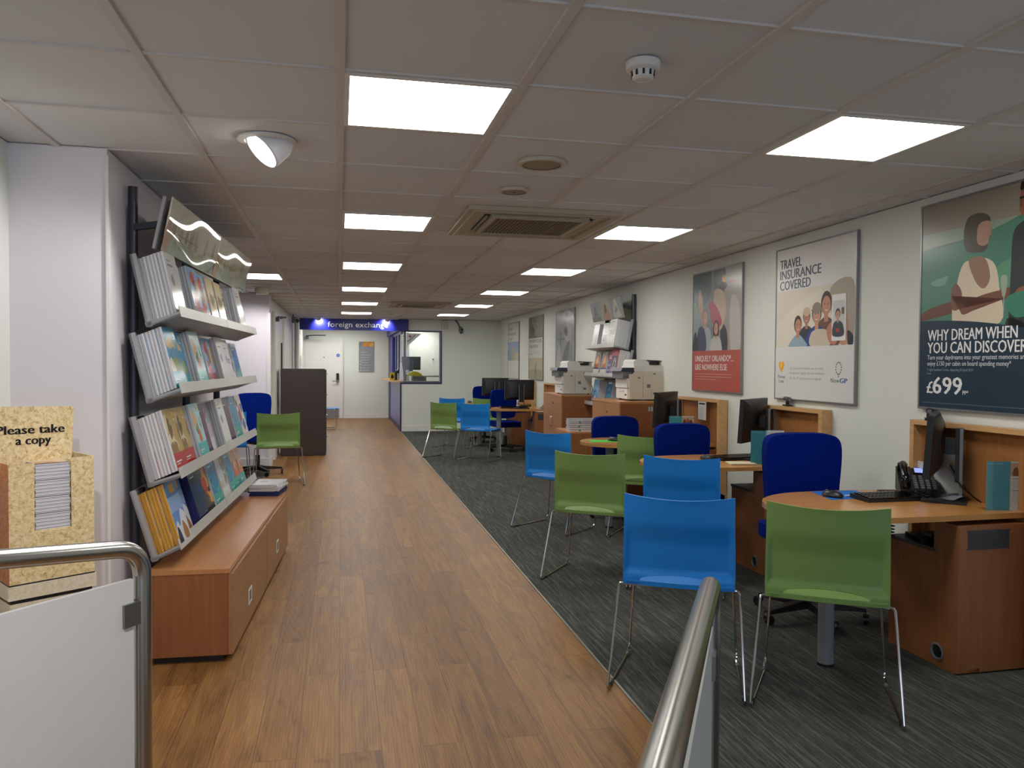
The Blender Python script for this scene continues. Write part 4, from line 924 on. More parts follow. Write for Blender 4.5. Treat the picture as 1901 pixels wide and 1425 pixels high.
# brochures -----------------------------------------------------
BT = .0165
def cover_items(kind):
    g = random.Random(kind)
    pic = {'beach': ['#3aa0c8', '#d9b679', '#1f86b0', '#e0d0a8'], 'sun': ['#7fb0d8', '#d9a441', '#7a3d20', '#c43a4a'], 'gold': ['#b89a5a', '#8a6b3a', '#d3c095', '#6a5136'], 'palm': ['#a8d0dc', '#c9a57a', '#e2c9a4', '#5c7f40'],
           'alps': ['#6f90c0', '#c8ccd2', '#42546e', '#a8683a'], 'night': ['#0f1c4a', '#16276a', '#1a2f70', '#101a40'], 'fire': ['#3a2a2a', '#8a4a2a', '#b2372a', '#d09a4a'], 'sea': ['#2f7fae', '#3b6aa8', '#3fa9a9', '#24486e'],
           'white': ['#d8d8d8', '#c3c6c8', '#b8babc', '#cfcfcf'], 'food': ['#c9b58a', '#d8ccb0', '#b06a3a', '#6a8a4a'], 'purple': ['#4a2a52', '#5a1f4a', '#6a3460', '#3a2450'], 'pink': ['#c8b8c4', '#b07a86', '#9fb0c0', '#d4c8cc'], 'star': ['#d9d3cc', '#a33a3a', '#3a5a9a', '#4a6fb0'], 'castle': ['#b9c3cc', '#8a7a66', '#d0b060', '#c8c4b8'], 'orange': ['#c0622a', '#a8482a', '#c8a890', '#8a4028']}[kind]
    it = [('p', R(0, 1, 0, 1), pic[0])]
    for k in range(9):
        x, y, r = g.random(), .25+.55*g.random(), .08+.2*g.random()
        it.append(('b', [(x+r*(.6+.8*g.random())*math.cos(a), y+r*.7*(.5+.9*g.random())*math.sin(a)) for a in [2*PI*i/7 for i in range(7)]], g.choice(pic)))
    return it
FOOT = {'beach': '#1f9ab0', 'sun': '#8f1f3a', 'gold': '#b3202c', 'palm': '#3fb0b0', 'food': '#d6b62c', 'sea': '#2fa398', 'pink': '#d5d0d4', 'castle': '#d8d8d4', 'orange': '#2f9a98'}
_bp = {}
_ed = {'alps': page_mat('yellow_page_edges', '#d39a2c', '#7a4f10'), 'night': page_mat('navy_page_edges', '#16276a', '#0a1030')}
def brochure_mesh(kind, variant=0, w=.21, h=.297):
    k = (kind, variant, w)
    if k not in _bp:
        m = MB(); edge = _ed.get(kind, M_PAGE)
        m.box(0, w, 0, h, .0006, BT-.0016, edge); m.box(0, w, -.0003, h+.0003, BT-.0016, BT-.0008, M_PAGE if kind != 'night' else paper('#0f1c4a'))
        it = cover_items(kind)
        if kind == 'white' : it = [('p', R(0, 1, 0, 1), '#d6d6d6'), ('b', [(.2, .55), (.35, .65), (.5, .55), (.35, .45)], '#9a9c9e'), ('p', R(.15, .6, .78, .81), '#8a8d90'), ('p', R(.15, .45, .86, .88), '#a0a2a4')] + ([('p', R(.55, .8, .45, .56), '#c0283a'), ('t', '8', .62, .46, .10, '#f0f0f0', .1, .03)] if variant == 1 else [])
        if kind == 'beach': it = [('p', R(0, 1, 0, 1), '#2f93bd'), ('p', R(0, 1, .2, .5), '#2a86b4'), ('b', [(.05, .70), (.25, .84), (.55, .82), (.80, .66), (.55, .68), (.35, .64)], '#d3b27a'), ('p', R(.38, .42, .3, .7), '#8a6a40'), ('b', [(.3, .45), (.5, .52), (.8, .45), (.9, .25), (.3, .25)], '#7f9a5a'), ('b', [(.0, .42), (.2, .5), (.4, .3), (.1, .22)], '#dcd4c0')]
        if kind == 'palm': it += [('b', [(.3, .3), (.4, .5), (.55, .5), (.6, .3)], '#c46a3a')]
        if kind == 'alps': it = [('p', R(0, 1, 0, 1), '#6a8cc0'), ('p', R(0, 1, .5, .75), '#8ea8cf'), ('b', [(-.1, .1), (.2, .35), (.4, .25), (.7, .5), (1.1, .3), (1.1, -.1), (-.1, -.1)], '#d0d2d6'), ('b', [(.0, .0), (.1, .25), (.25, .2), (.3, 0)], '#2c3644'), ('b', [(.5, .05), (.6, .3), (.75, .25), (.9, .1), (.8, 0)], '#a3703e'), ('p', R(.35, .75, .80, .95), '#d9a441')]
        it.append(('p', R(0, 1, 0, .27), FOOT[kind])) if kind in FOOT else None
        if kind in FOOT: it += [('p', R(.1, .55, .125, .145), '#dcdcd4'), ('p', R(.1, .4, .09, .10), '#dcdcd4')]
        if kind in ('beach', 'sun', 'gold', 'palm', 'food', 'castle'): it.append(('p', heart(.78, .90, .055, 1.15), '#e8b02a')); it.append(('p', R(.68, .88, .805, .82), '#e8e4d8'))
        if kind in ('night', 'sea', 'purple', 'fire'): it += [('p', R(.18, .62, .83, .85), '#c9ccd4')] if kind != 'fire' else []
        art(m, Matrix.Translation((0, 0, BT-.0008)), w, h, it, .16, 0.0001, .00003)
        o = m.build('brochure', None, False); _bp[k] = o.data; bpy.data.objects.remove(o)
    return _bp[k]
def brochure(kind, variant, M, label, group=None):
    o = bpy.data.objects.new('brochure', brochure_mesh(kind, variant)); COL.objects.link(o); o.matrix_world = M; return tag(o, label, 'brochure', group)
def pile(tray, s, n, kind, var, desc, shelfname, n0=0):
    b, bd, fd = TF[tray]; p = b+fd*.0105+bd*.012
    n = max(3, round(n*.70))
    for k in range(n):
        q = p+fd*(BT*(k+n0))+bd*(.008+.155*BT*(k+1)); sj = s+.003*math.sin(k*2.3+s*9); lean = .0
        base = rack(sj, q.x, q.y); M = frame(base, U, N*bd.x+Vector((0, 0, bd.y)))
        if k == n-1: brochure(kind, var, M, 'front brochure with %s, %s shelf of left rack' % (desc, shelfname), 'front brochures on the left rack')
        else: brochure(kind, var, M, 'brochure stacked behind the one with %s, %s left shelf' % (desc, shelfname), 'brochures stacked on the %s left shelf' % shelfname)
SH = ['top', 'second', 'third', 'lowest']
plan = {0: [(12, 'white', 0, 'plain white cover'), (7, 'white', 1, 'white cover and red badge'), (10, 'sun', 0, 'sunny family and crimson foot'), (9, 'sun', 1, 'sunny sky and crimson foot'), (8, 'food', 0, 'pale green photo and yellow foot'), (9, 'food', 1, 'green photo and yellow foot'), (6, 'castle', 0, 'pale travel photo'), (11, 'white', 2, 'white cover near the end'), (8, 'orange', 1, 'orange and teal print')],
        1: [(12, 'beach', 0, 'straw parasol on a blue sky'), (9, 'beach', 1, 'straw parasol again'), (11, 'palm', 1, 'beach bottles and teal foot'), (7, 'food', 2, 'yellow foot'), (7, 'sun', 2, 'red foot'), (10, 'white', 3, 'grey page edges'), (9, 'white', 1, 'red badge at the far end'), (5, 'castle', 1, 'pale photo'), (6, 'sea', 3, 'blue sea')],
        2: [(12, 'gold', 0, 'gold mosaic and red foot'), (10, 'gold', 1, 'gold mosaic beside the first'), (11, 'palm', 0, 'palm tree and teal foot'), (8, 'purple', 0, 'dark purple print'), (6, 'pink', 0, 'pale pink print'), (10, 'white', 4, 'white print and grey edges'), (8, 'purple', 1, 'violet print'), (8, 'sea', 1, 'blue sea print'), (8, 'star', 0, 'red star on white and blue')],
        3: [(12, 'alps', 0, 'blue sky over snowy mountains'), (7, 'alps', 1, 'mountains, thinner stack'), (10, 'night', 0, 'navy blue print'), (9, 'fire', 0, 'dark brown firelight photo'), (8, 'sea', 0, 'blue and teal sea'), (8, 'castle', 2, 'white castle'), (9, 'sea', 2, 'navy top and teal foot'), (7, 'orange', 0, 'orange and brown print'), (5, 'orange', 2, 'brown print at the end')]}
for tr, lst in plan.items():
    for i, (n, kind, var, desc) in enumerate(lst): pile(tr, .025+i*.2555, n, kind, var, desc, SH[tr])

# low cabinets under the rack
def base_cab(s0, s1, dz, label):
    a = -.515; P0 = Vector((-.515, 3.90, 0)); D = .36
    Q = P0+U*s0; Mx = Matrix(((-N.x, U.x, 0, Q.x), (-N.y, U.y, 0, Q.y), (0, 0, 1, 0), (0, 0, 0, 1))); t = thing('low_cabinet', label, 'cabinet', P0+U*s0)
    Mx = Matrix.Translation(-(P0+U*s0)) @ Mx; L = s1-s0
    m = MB(Mx); m.box(.004, D, 0, L, .035, .425, M_CHERRY); m.build('carcass', t, False)
    m = MB(Mx); m.box(-.004, D, -.003, L, .425, .446+dz, M_BEECHX, .0015); m.build('top_board', t, False)
    m = MB(Mx); m.box(-.018, .003, .004, L-.004, .035, .418, wood('cabinet_door_beech', '#a77a4f', '#8f6540', 'y', .4)); d = m.build('door', t, False)
    m = MB(Mx)
    y0 = L*.40
    for q in ((y0, y0+.10, .13, .14), (y0, y0+.10, .20, .21), (y0, y0+.01, .14, .20), (y0+.09, y0+.10, .14, .20)): m.box(-.021, -.018, q[0], q[1], q[2], q[3], M_WHITEP)
    m.box(-.0195, -.018, y0+.01, y0+.09, .14, .20, M_GREYP); m.build('inset_pull', d, False)
    m = MB(Mx); m.box(.03, D-.02, .03, L-.03, 0, .035, M_BLACK); m.build('plinth', t, False)
base_cab(0, 1.16, 0, 'low beech cabinet under the near half of the brochure rack')
base_cab(1.162, 2.30, -.004, 'low beech cabinet under the far half of the brochure rack')
M0 = Vector((-.515, 3.90, 0))
for k in range(7):
    p = M0+U*2.27-N*.03+Vector((0, 0, .446-.004+.0115*k)); an = -.35+.05*math.sin(k*3)
    M = frame(p, (math.cos(an+.2), math.sin(an+.2), 0), (-math.sin(an+.2), math.cos(an+.2), 0)) @ Matrix.Translation((-.19+.006*math.sin(k*2), -.18, 0))
    brochure('white' if k == 6 else 'night' if k < 3 else 'white', 5, M, 'white magazine on top of the loose pile on the low cabinet' if k == 6 else 'magazine in the loose pile on the far end of the low cabinet', 'magazines piled on the low cabinet')

# ------------------------------------------------------------ right hand brochure rack
RN = Vector((-1, .0145, 0)).normalized(); RU = Vector((-.0145, -1, 0)).normalized()
rr = thing('brochure_rack', 'small brochure rack with tilted header on the right wall, above the printer cabinets', 'rack', (wx(9.4), 9.4, 0))
RO = Vector((wx(9.4), 9.4, 0))
def rk2(s, d, z): return RU*s+RN*d+Vector((0, 0, z))
def rbox2(m, poly, s0, s1, mt):
    v = [rk2(s, d, z) for s in (s0, s1) for d, z in poly]; n = len(poly)
    m.add(v, [tuple(range(n)), tuple(range(2*n-1, n-1, -1))]+[(i, i+n, (i+1) % n+n, (i+1) % n) for i in range(n)], mt)
T2 = [((.045, 1.93), (.105, 1.585), (.285, 1.622)), ((.045, 1.585), (.105, 1.255), (.285, 1.285)), ((.045, 1.24), (.105, .905), (.285, .935))]
TF2 = []; RL2 = 1.12
for a, b, c in T2:
    m = MB(); rbox2(m, off(a, b, .01), 0, RL2, M_SILVER); rbox2(m, off(b, c, .01), 0, RL2, M_SILVER); rbox2(m, off(a, b, .03), RL2-.012, RL2, M_SILVER); rbox2(m, off(b, c, .02), RL2-.012, RL2, M_SILVER); sh = m.build('shelf', rr, False)
    bd = (Vector(a)-Vector(b)).normalized(); m = MB(); l0 = Vector(c); l1 = l0+bd*.045
    rbox2(m, off(tuple(l0), tuple(l1), .004), 0, RL2*.5, M_LIP); rbox2(m, off(tuple(l0), tuple(l1), .004), RL2*.5+.004, RL2, M_LIP); m.build('label_lip', sh, False)
    TF2.append((Vector(b), bd, Vector((bd.y, -bd.x))))
for s in (.12, RL2-.06): m = MB(); m.cyl(rk2(s, .03, .75), rk2(s, .03, 2.215), .024, M_DARKPOLE, seg=20); m.build('upright', rr)
m = MB(); rbox2(m, [(.155, 1.955), (.165, 1.95), (.215, 2.185), (.205, 2.19)], 0, RL2, M_SILVER); rbox2(m, [(.03, 2.05), (.03, 2.08), (.19, 2.10), (.19, 2.07)], RL2-.1, RL2-.07, M_DARKPOLE); rbox2(m, [(.03, 2.05), (.03, 2.08), (.19, 2.10), (.19, 2.07)], .1, .13, M_DARKPOLE); hd = m.build('header_board', rr, False)
up2 = RN*.05+Vector((0, 0, .235)); M = frame(rk2(0, .167, 1.95), RU, up2)
its = [('p', R(0, .34, 0, 1), '#9aa0a0'), ('p', R(.34, .66, 0, 1), '#b0aa9c'), ('p', R(.66, 1, 0, 1), '#8f959c'), ('p', R(.0, .3, 0, .25), '#767a7a'), ('b', [(.1, .3), (.12, .75), (.16, .8), (.18, .35)], '#6d7274'), ('p', R(.08, .24, .3, .42), '#70767a'), ('p', R(.2, .22, .3, .7), '#74797c'), ('b', [(.4, 0), (.44, .6), (.5, .8), (.56, .6), (.62, 0)], '#b98a70'), ('b', [(.46, .4), (.48, .75), (.52, .72), (.52, .4)], '#6a3c30'), ('b', [(.72, .1), (.78, .8), (.85, .9), (.9, .4), (.95, .1)], '#c2bfae'), ('b', [(.78, .3), (.82, .6), (.88, .4)], '#8a9088')]
m = MB(); art(m, M, RL2, up2.length, its, .3); m.build('picture_strip', hd, False)
rr.location = RO
def pile2(tray, s, n, w, h, base, items, label, t=.0175):
    n = max(2, round(n*.63))
    b, bd, fd = TF2[tray]; p = b+fd*.0105+bd*.012; me = None
    for k in range(n):
        q = p+fd*(t*k)+bd*(.002+.04*t*(k+1)); M = frame(RO+rk2(s, q.x, q.y), RU, RN*bd.x+Vector((0, 0, bd.y)))
        if me is None:
            m = MB(); m.box(0, w, 0, h, .0005, t-.001, M_PAGE); art(m, Matrix.Translation((0, 0, t-.001)), w, h, [('p', R(0, 1, 0, 1), base)]+items,   .25, .0001, .00003); o = m.build('brochure', None, False); me = o.data; bpy.data.objects.remove(o)
        o = bpy.data.objects.new('brochure', me); COL.objects.link(o); o.matrix_world = M
        tag(o, ('front ' if k == n-1 else '') + label + ('' if k == n-1 else ', behind'), 'brochure', 'brochures on the right wall rack')
B3 = [('p', R(.1, .5, .9, .93), '#555a60')]
pile2(0, .06, 10, .21, .30, '#dcdcda', [('p', R(.2, .5, .55, .58), '#c2c4c6')]+[('p', R(.45+.1*i, .52+.1*i, .05+.09*j, .11+.09*j), '#c9ccd0') for i in range(5) for j in range(6)], 'white brochure with dotted print on the top shelf of the right rack')
pile2(0, .42, 10, .21, .30, '#dad9d5', [('p', R(.55, .68, .62, .66), '#7a6a62'), ('t', 'G2', .22, .40, .18, '#33363a', .6, .03), ('p', R(.3, .65, .30, .34), '#33363a'), ('p', R(.3, .7, .9, .92), '#8a8a8a')], 'white brochure with big black letters on the top shelf of the right rack')
pile2(0, .80, 14, .25, .31, '#dcdbd8', [('t', '360', .12, .42, .30, '#2d3440', .78, .03), ('p', R(.2, .8, .36, .375), '#8a8d90'), ('p', R(.4, .7, .9, .925), '#777777'), ('p', R(.1, .22, .05, .08), '#555555')], 'white brochure reading 360 on the top shelf of the right rack')
fl = [('p', R(0, 1, .30, 1), '#a9a08c'), ('b', [(.2, .35), (.1, .6), (.3, .85), (.7, .85), (.85, .6), (.7, .35)], '#c4703a'), ('b', [(.3, .5), (.35, .8), (.6, .8), (.7, .55)], '#e3b46a'), ('e', .6, .92, .14, .05, '#d8d2c4'), ('p', R(0, 1, .28, .33), '#3a3f7a'), ('p', R(0, 1, 0, .28), '#d9d7d2')]
pile2(1, .06, 8, .21, .30, '#d9d7d2', fl, 'white brochure with orange figure on the middle right shelf, left copy')
pile2(1, .34, 8, .21, .30, '#d9d7d2', fl, 'white brochure with orange figure on the middle right shelf, second copy')
pile2(1, .60, 8, .21, .30, '#39508f', [('p', R(0, 1, .66, 1), '#c0324a'), ('p', R(.1, .9, .78, .83), '#e8d8d8'), ('p', R(.1, .6, .70, .74), '#e8d8d8')]+[('b', [(.15*i, .1*j), (.15*i+.12, .1*j+.03), (.15*i+.1, .1*j+.09), (.15*i+.02, .1*j+.07)], '#8fa0c8') for i in range(6) for j in range(0, 6, 2)], 'red and blue brochure on the middle shelf of the right rack')
pile2(1, .85, 13, .25, .30, '#b02a3c', [('p', R(.12, .88, .1, .78), '#3a3436'), ('b', [(.25, .3), (.3, .62), (.5, .7), (.7, .6), (.68, .3), (.5, .2)], '#8f8888'), ('b', [(.38, .4), (.45, .55), (.6, .5), (.55, .35)], '#3a3436'), ('p', R(.4, .6, .88, .9), '#e0b0b0')], 'red framed dark brochure on the middle shelf of the right rack')
pile2(2, .06, 9, .21, .30, '#5aa0d8', [('b', [(.1, .5), (.4, .6), (.9, .5), (.9, 1.1), (.1, 1.1)], '#8cc0e8'), ('b', [(.3, .1), (.5, .35), (.7, .3), (.6, .05)], '#e0e4e8'), ('b', [(.2, .2), (.4, .3), (.35, .1)], '#2a4a7a')], 'pale blue brochure on the lowest shelf of the right rack')
pile2(2, .42, 4, .21, .30, '#1f6a98', [('p', R(.2, .8, .9, .97), '#d0d8dc'), ('b', [(.1, .3), (.5, .5), (.9, .4), (.9, .0), (.1, .0)], '#2a86b0'), ('e', .5, .7, .2, .08, '#3a90b8')], 'sea blue brochure on the lowest shelf of the right rack')
pile2(2, .78, 4, .21, .30, '#2a78c4', [('b', [(.1, .2), (.5, .4), (.9, .3), (.9, -.1), (.1, -.1)], '#1f5aa0'), ('e', .5, .75, .25, .1, '#4a98d8'), ('b', [(.6, .05), (.8, .15), (.9, .02)], '#c8b080')], 'bright blue brochure on the lowest shelf of the right rack')

# ------------------------------------------------------------ printer cabinets, printers
def tall_cabinet(loc, w, d, h, label, doors):
    t = thing('tall_cabinet', label, 'cabinet', loc)     # front faces -X, depth along +X, width along +Y
    m = MB(); m.box(.02, d, 0, w, .03, h-.022, M_CHERRY); m.build('carcass', t, False)
    m = MB(); m.box(-.004, d, -.004, w+.004, h-.022, h, M_BEECHX, .001); m.build('top_board', t, False)
    n = len(doors)
    for i in range(n):
        m = MB(); m.box(0, .018, w*i/n+.002, w*(i+1)/n-.002, .05, h-.024, M_BEECH); dd = m.build('door', t, False)
        y = w*(i+1)/n-.03 if doors[i] > 0 else w*i/n+.03
        m = MB(); m.tube([(0, y, .62), (-.025, y, .625), (-.025, y, .745), (0, y, .75)], .005, M_CHROME, 8, .01); m.build('handle', dd)
    m = MB(); m.cyl((0, w*.5-.05 if n > 1 else w*.55, h-.12), (-.004, w*.5-.05 if n > 1 else w*.55, h-.12), .012, M_BLACK, seg=14); m.build('lock', t)
    m = MB(); m.box(.03, d-.01, .02, w-.02, 0, .03, M_BLACK); m.build('plinth', t, False)
    return t
tall_cabinet((2.69, 9.39, .004), .88, .565, 1.045, 'beech two door cabinet under the farther printer', (1, -1))
tc = tall_cabinet((2.70, 7.345, .004), .86, .53, 1.055, 'beech cabinet under the nearer printer, behind the third desk', (1, -1))
m = MB()
for k in range(4): m.box(.30+k*.028, .322+k*.028, -.0012, 0, .955, 1.005, mat('grey_sticker', '#7f868c', .3, .3), 0); m.box(.304+k*.028, .318+k*.028, -.0016, -.001, .96, 1.0, paper('#c2c6c8'))
m.build('barcode_sticker', tc, False)
def make_printer(label):
    t = thing('printer', label, 'printer')            # front faces -X; base 0..0.46 x, 0..0.42 y
    m = MB(); m.box(.02, .48, 0, .42, .012, .27, M_IVORY, .012); m.add([(.06, .002, .27), (.48, .002, .27), (.48, .418, .27), (.06, .418, .27), (.11, .002, .315), (.57, .002, .33), (.57, .418, .33), (.11, .418, .315), (.48, .002, .20), (.48, .418, .20)],
        [(0, 1, 5, 4), (3, 7, 6, 2), (4, 5, 6, 7), (0, 4, 7, 3), (1, 8, 9, 2), (1, 2, 6, 5)], M_IVORY); m.build('body', t)
    m = MB(); m.prism([(.08, .30), (.58, .30), (.58, .345), (.50, .352), (.08, .352)], 0, .42, M_WHITEP, .004, M=Matrix(((1, 0, 0, 0), (0, 0, 1, 0), (0, 1, 0, 0), (0, 0, 0, 1)))); m.prism([(.36, .20), (.48, .20), (.57, .30), (.10, .30)], .0, .42, M_IVORY, M=Matrix(((1, 0, 0, 0), (0, 0, 1, 0), (0, 1, 0, 0), (0, 0, 0, 1)))); m.build('scanner_unit', t)
    m = MB(); m.prism([(.09, .352), (.30, .352), (.30, .38), (.26, .415), (.12, .42), (.09, .40)], .04, .40, M_WHITEP, .008, M=Matrix(((1, 0, 0, 0), (0, 0, 1, 0), (0, 1, 0, 0), (0, 0, 0, 1)))); m.box(.30, .50, .06, .38, .352, .362, M_IVORY); m.build('document_feeder', t)
    m = MB(); m.prism([(.20, .405), (.50, .40), (.52, .408), (.22, .418)], .05, .39, M_DGREY, M=Matrix(((1, 0, 0, 0), (0, 0, 1, 0), (0, 1, 0, 0), (0, 0, 0, 1)))); m.box(.46, .50, .06, .38, .36, .405, M_IVORY); m.box(.24, .42, .08, .36, .363, .395, M_BLACK); m.build('paper_tray', t)
    m = MB(); m.add([(-.09, .02, .298), (.12, .0, .298), (.12, .42, .298), (-.09, .40, .298), (-.07, .02, .335), (.12, .0, .335), (.12, .42, .335), (-.07, .40, .335)], [(3, 2, 1, 0), (4, 5, 6, 7), (0, 1, 5, 4), (1, 2, 6, 5), (2, 3, 7, 6), (3, 0, 4, 7)], M_NAVY, .004); m.build('control_panel', t)
    m = MB(); m.box(-.06, .06, .03, .39, .225, .296, M_GREYP); m.box(-.01, .03, .02, .40, .13, .225, M_WHITEP, .006); m.build('output_bay', t)
    m = MB(); m.box(.0, .022, .02, .40, .016, .12, M_WHITEP, .004); m.box(-.006, 0, .14, .28, .09, .105, M_IVORY, .002); m.box(-.002, 0, .05, .11, .05, .065, M_BLACK); m.build('paper_drawer', t)
    m = MB()
    for x0, x1, z0, z1 in ((.13, .165, .225, .24), (.255, .30, .13, .165), (.34, .385, .06, .085), (.34, .37, .265, .28)):
        m.box(x0, x1, -.002, .001, z0, z1, M_GREYP)
    m.box(.20, .203, -.002, .001, .03, .25, M_GREYP); m.box(.318, .32, -.002, .001, .03, .11, M_GREYP); m.build('side_vents', t, False)
    m = MB()
    for x in (.05, .44):
        for y in (.04, .38): m.cyl((x, y, 0), (x, y, .014), .016, M_BLACK, seg=10)
    m.build('feet', t)
    m = MB(); m.tube([(.47, .10, .12), (.52, .10, .11), (.535, .10, .05), (.51, .10, .006), (.49, .1, .006)], .004, M_BLACK, 6, .03); m.build('power_cable', t); return t
p = make_printer('white multifunction printer on the nearer beech cabinet, at the right'); p.location = (2.86, 7.54, 1.06); p.scale = (.8, .88, 1); tag(p, None, None, 'white office printers')
dup(p, (2.72, 9.46, 1.05), 0, 'white multifunction printer on the farther beech cabinet', 'white office printers')
sheets('paper_sheet', [(2.72, 9.42), (3.0, 9.40), (3.02, 9.44), (2.74, 9.46)], 1.0495, 1, '#d8d8d4', 'white sheet of paper on the farther cabinet, under the printer edge')
# low cabinet with a leaflet tray beside the third desk
t = thing('low_cabinet', 'low beech drawer cabinet left of the third desk, holding bundles of leaflets', 'cabinet', (2.32, 7.78, .004))
m = MB(); m.box(0, .37, 0, .55, .03, .70, M_BEECH); m.build('carcass', t, False)
m = MB(); m.box(-.004, .372, -.004, .554, .70, .72, M_BEECHX); m.build('top_board', t, False)
m = MB(); m.box(-.014, 0, .01, .54, .05, .69, M_BEECH); d = m.build('door', t, False)
for k in range(6):
    m = MB(); w = .19+.006*math.sin(k*3); m.box(-.15, .15, -w/2, w/2, 0, .019, M_PAGE, .004); m.box(-.151, .151, -w/2-.001, w/2+.001, .016, .02, paper('#8a8d92'))
    if k % 2 == 0: m.box(-.05, -.03, -w/2-.003, w/2+.003, -.001, .022, mat('green_band', '#4f9a78', .5))
    o = m.build('leaflet_bundle', None, False); o.location = (2.50, 7.95, .725+.0215*k); o.rotation_euler.z = .05*math.sin(k*2.2)-.1; tag(o, 'topmost grey leaflet bundle on the low cabinet by the third desk' if k == 5 else 'grey leaflet bundle in the pile on the low cabinet by the third desk', 'leaflets', 'leaflet bundles on the low cabinet')

# ------------------------------------------------------------ entrance handrails
def handrail(corner, dx, dy, slope, L, zb, label, group):
    """corner = centre of the bend; dx, dy = direction of the rail away from the bend"""
    P = Vector(corner); d = Vector((dx, dy, 0)).normalized(); dd = d+Vector((0, 0, slope)); r = .0215
    t = thing('handrail', label, 'handrail', (P.x, P.y, 0), 0, group); o = Vector((P.x, P.y, 0))
    m = MB(); m.tube([Vector((0, 0, .004)), P-o, P-o+dd*L], r, M_STEEL, 24, .075, 10); m.build('rail', t, ang=1.0)
    m = MB(); e = P-o+dd*L*.97; m.cyl((e.x, e.y, .004), e, r, M_STEEL, seg=24); m.build('post', t)
    m = MB(); m.cyl((0, 0, 0), (0, 0, .012), .05, M_STEEL, seg=24); m.build('floor_flange', t)
    side = Vector((-d.y, d.x, 0)); T = Matrix(((d.x, side.x, 0, 0), (d.y, side.y, 0, 0), (0, 0, 1, 0), (0, 0, 0, 1)))
    m = MB(T); a0, a1 = .030, L*.97-.03
    m.add([(a, y, z) for a, zt in ((a0, zb[0]), (a1, zb[1])) for y in (-.006, .006) for z in (.10, zt)], [(0, 1, 3, 2), (4, 6, 7, 5), (0, 4, 5, 1), (2, 3, 7, 6), (1, 5, 7, 3), (0, 2, 6, 4)], M_WHITE); m.build('infill_panel', t, False)
    for z in (zb[0]-.085, .16):
        m = MB(T); m.box(-.004, .062, -.014, .014, z-.028, z+.028, mat('satin_steel_clip', '#8d8c86', .35, .9), .003); m.build('panel_clip', t)
    return t
handrail((-.478, 2.085, .962), -.60, -.79, .138, 1.12, (.892, .905), 'stainless handrail with white panel at the left, in front of the brochure rack', 'stainless entrance handrails')
handrail((.835, 1.655, .925), -.50, -.89, .085, 1.36, (.83, .90), 'stainless handrail with white panel at the bottom right, in front of the blue chair', 'stainless entrance handrails')

# ------------------------------------------------------------ cardboard dispenser
dpx, dpy = -1.150, 3.10; fd = Vector((.815, .58, 0)); bk = Vector((-.58, .815, 0))
T = Matrix(((fd.x, bk.x, 0, 0), (fd.y, bk.y, 0, 0), (0, 0, 1, 0), (0, 0, 0, 1)))
t = thing('leaflet_dispenser', 'sandstone printed cardboard dispenser reading Please take a copy, at the left edge', 'dispenser', (dpx, dpy, 0))
Wd, Dd, z0, z1 = .285, .22, .62, 1.052
m = MB(T)
m.box(0, .082, -.0, .004, z0, z1, M_SAND); m.box(.205, Wd, 0, .004, z0, z1-.0+.01, M_SAND); m.box(.082, .205, 0, .004, z0, .80, M_SAND)
m.box(Wd-.004, Wd, .004, Dd, z0, z1+.01, M_SAND); m.box(0, Wd, Dd-.004, Dd, z0, z1, M_SAND); m.box(.004, Wd-.004, .004, Dd-.004, .80, .804, M_SAND)
m.box(.205, Wd-.004, .004, .05, z1+.0, z1+.004, M_SAND); m.build('box', t, False)
m = MB(T); m.box(-.002, 0, 0, Dd, z0, z1, M_SANDR); m.build('side_panel', t, False)
m = MB(T); m.prism([(-.16, z1-.05), (.240, z1-.05), (.252, 1.240), (.246, 1.250), (-.16, 1.258)], -.004, .004, M_SAND, M=Matrix(((1, 0, 0, 0), (0, 0, -1, .11), (0, 1, 0, 0), (0, 0, 0, 1)))); h = m.build('header_card', t, False)
m = MB(T); art(m, Matrix(((1, 0, 0, -.130), (0, 0, -1, .1055), (0, 1, 0, z1-.05), (0, 0, 0, 1))), .39, .25, [('t', 'Please take', .31, .60, .185, '#141414', .58, .035), ('t', 'a copy', .47, .44, .185, '#141414', .30, .035)]); m.build('lettering', h, False)
m = MB(T); m.box(-.006, Wd+.004, -.006, Dd, z0-.055, z0-.005, M_MARBLE); m.box(-.002, Wd, -.002, Dd-.01, z0-.005, z0, M_BLACK); m.build('ledge', t, False)
m = MB(T); m.box(0, Wd-.004, 0, Dd-.01, .0, z0-.07, M_MARBLE); m.box(.004, Wd-.008, .004, Dd-.014, z0-.07, z0-.055, M_BLACK); m.build('plinth', t, False)
for k in range(20):
    zz = .8045+.0122*k; m = MB(T); j = .002*math.sin(k*1.9)
    m.box(.086+j, .203+j, .006, .19, 0, .0112-(.002 if k % 5 == 4 else 0), M_PAGE)
    if k == 19:
        art(m, Matrix(((1, 0, 0, .086), (0, 1, 0, .006), (0, 0, 1, .0112), (0, 0, 0, 1))), .117, .184, [('p', R(0, 1, 0, .7), '#c9b8a6'), ('p', R(0, .7, 0, .3), '#b88a70'), ('t', 'EXOTIC', .1, .74, .22, '#3a3a3a', .8, .02)])
    o = m.build('booklet', None, False); o.location = (dpx, dpy, zz)
    tag(o, 'topmost booklet with printed cover in the sandstone cardboard dispenser' if k == 19 else 'booklet in the stack seen through the opening of the cardboard dispenser', 'booklet', 'booklets in the cardboard dispenser')

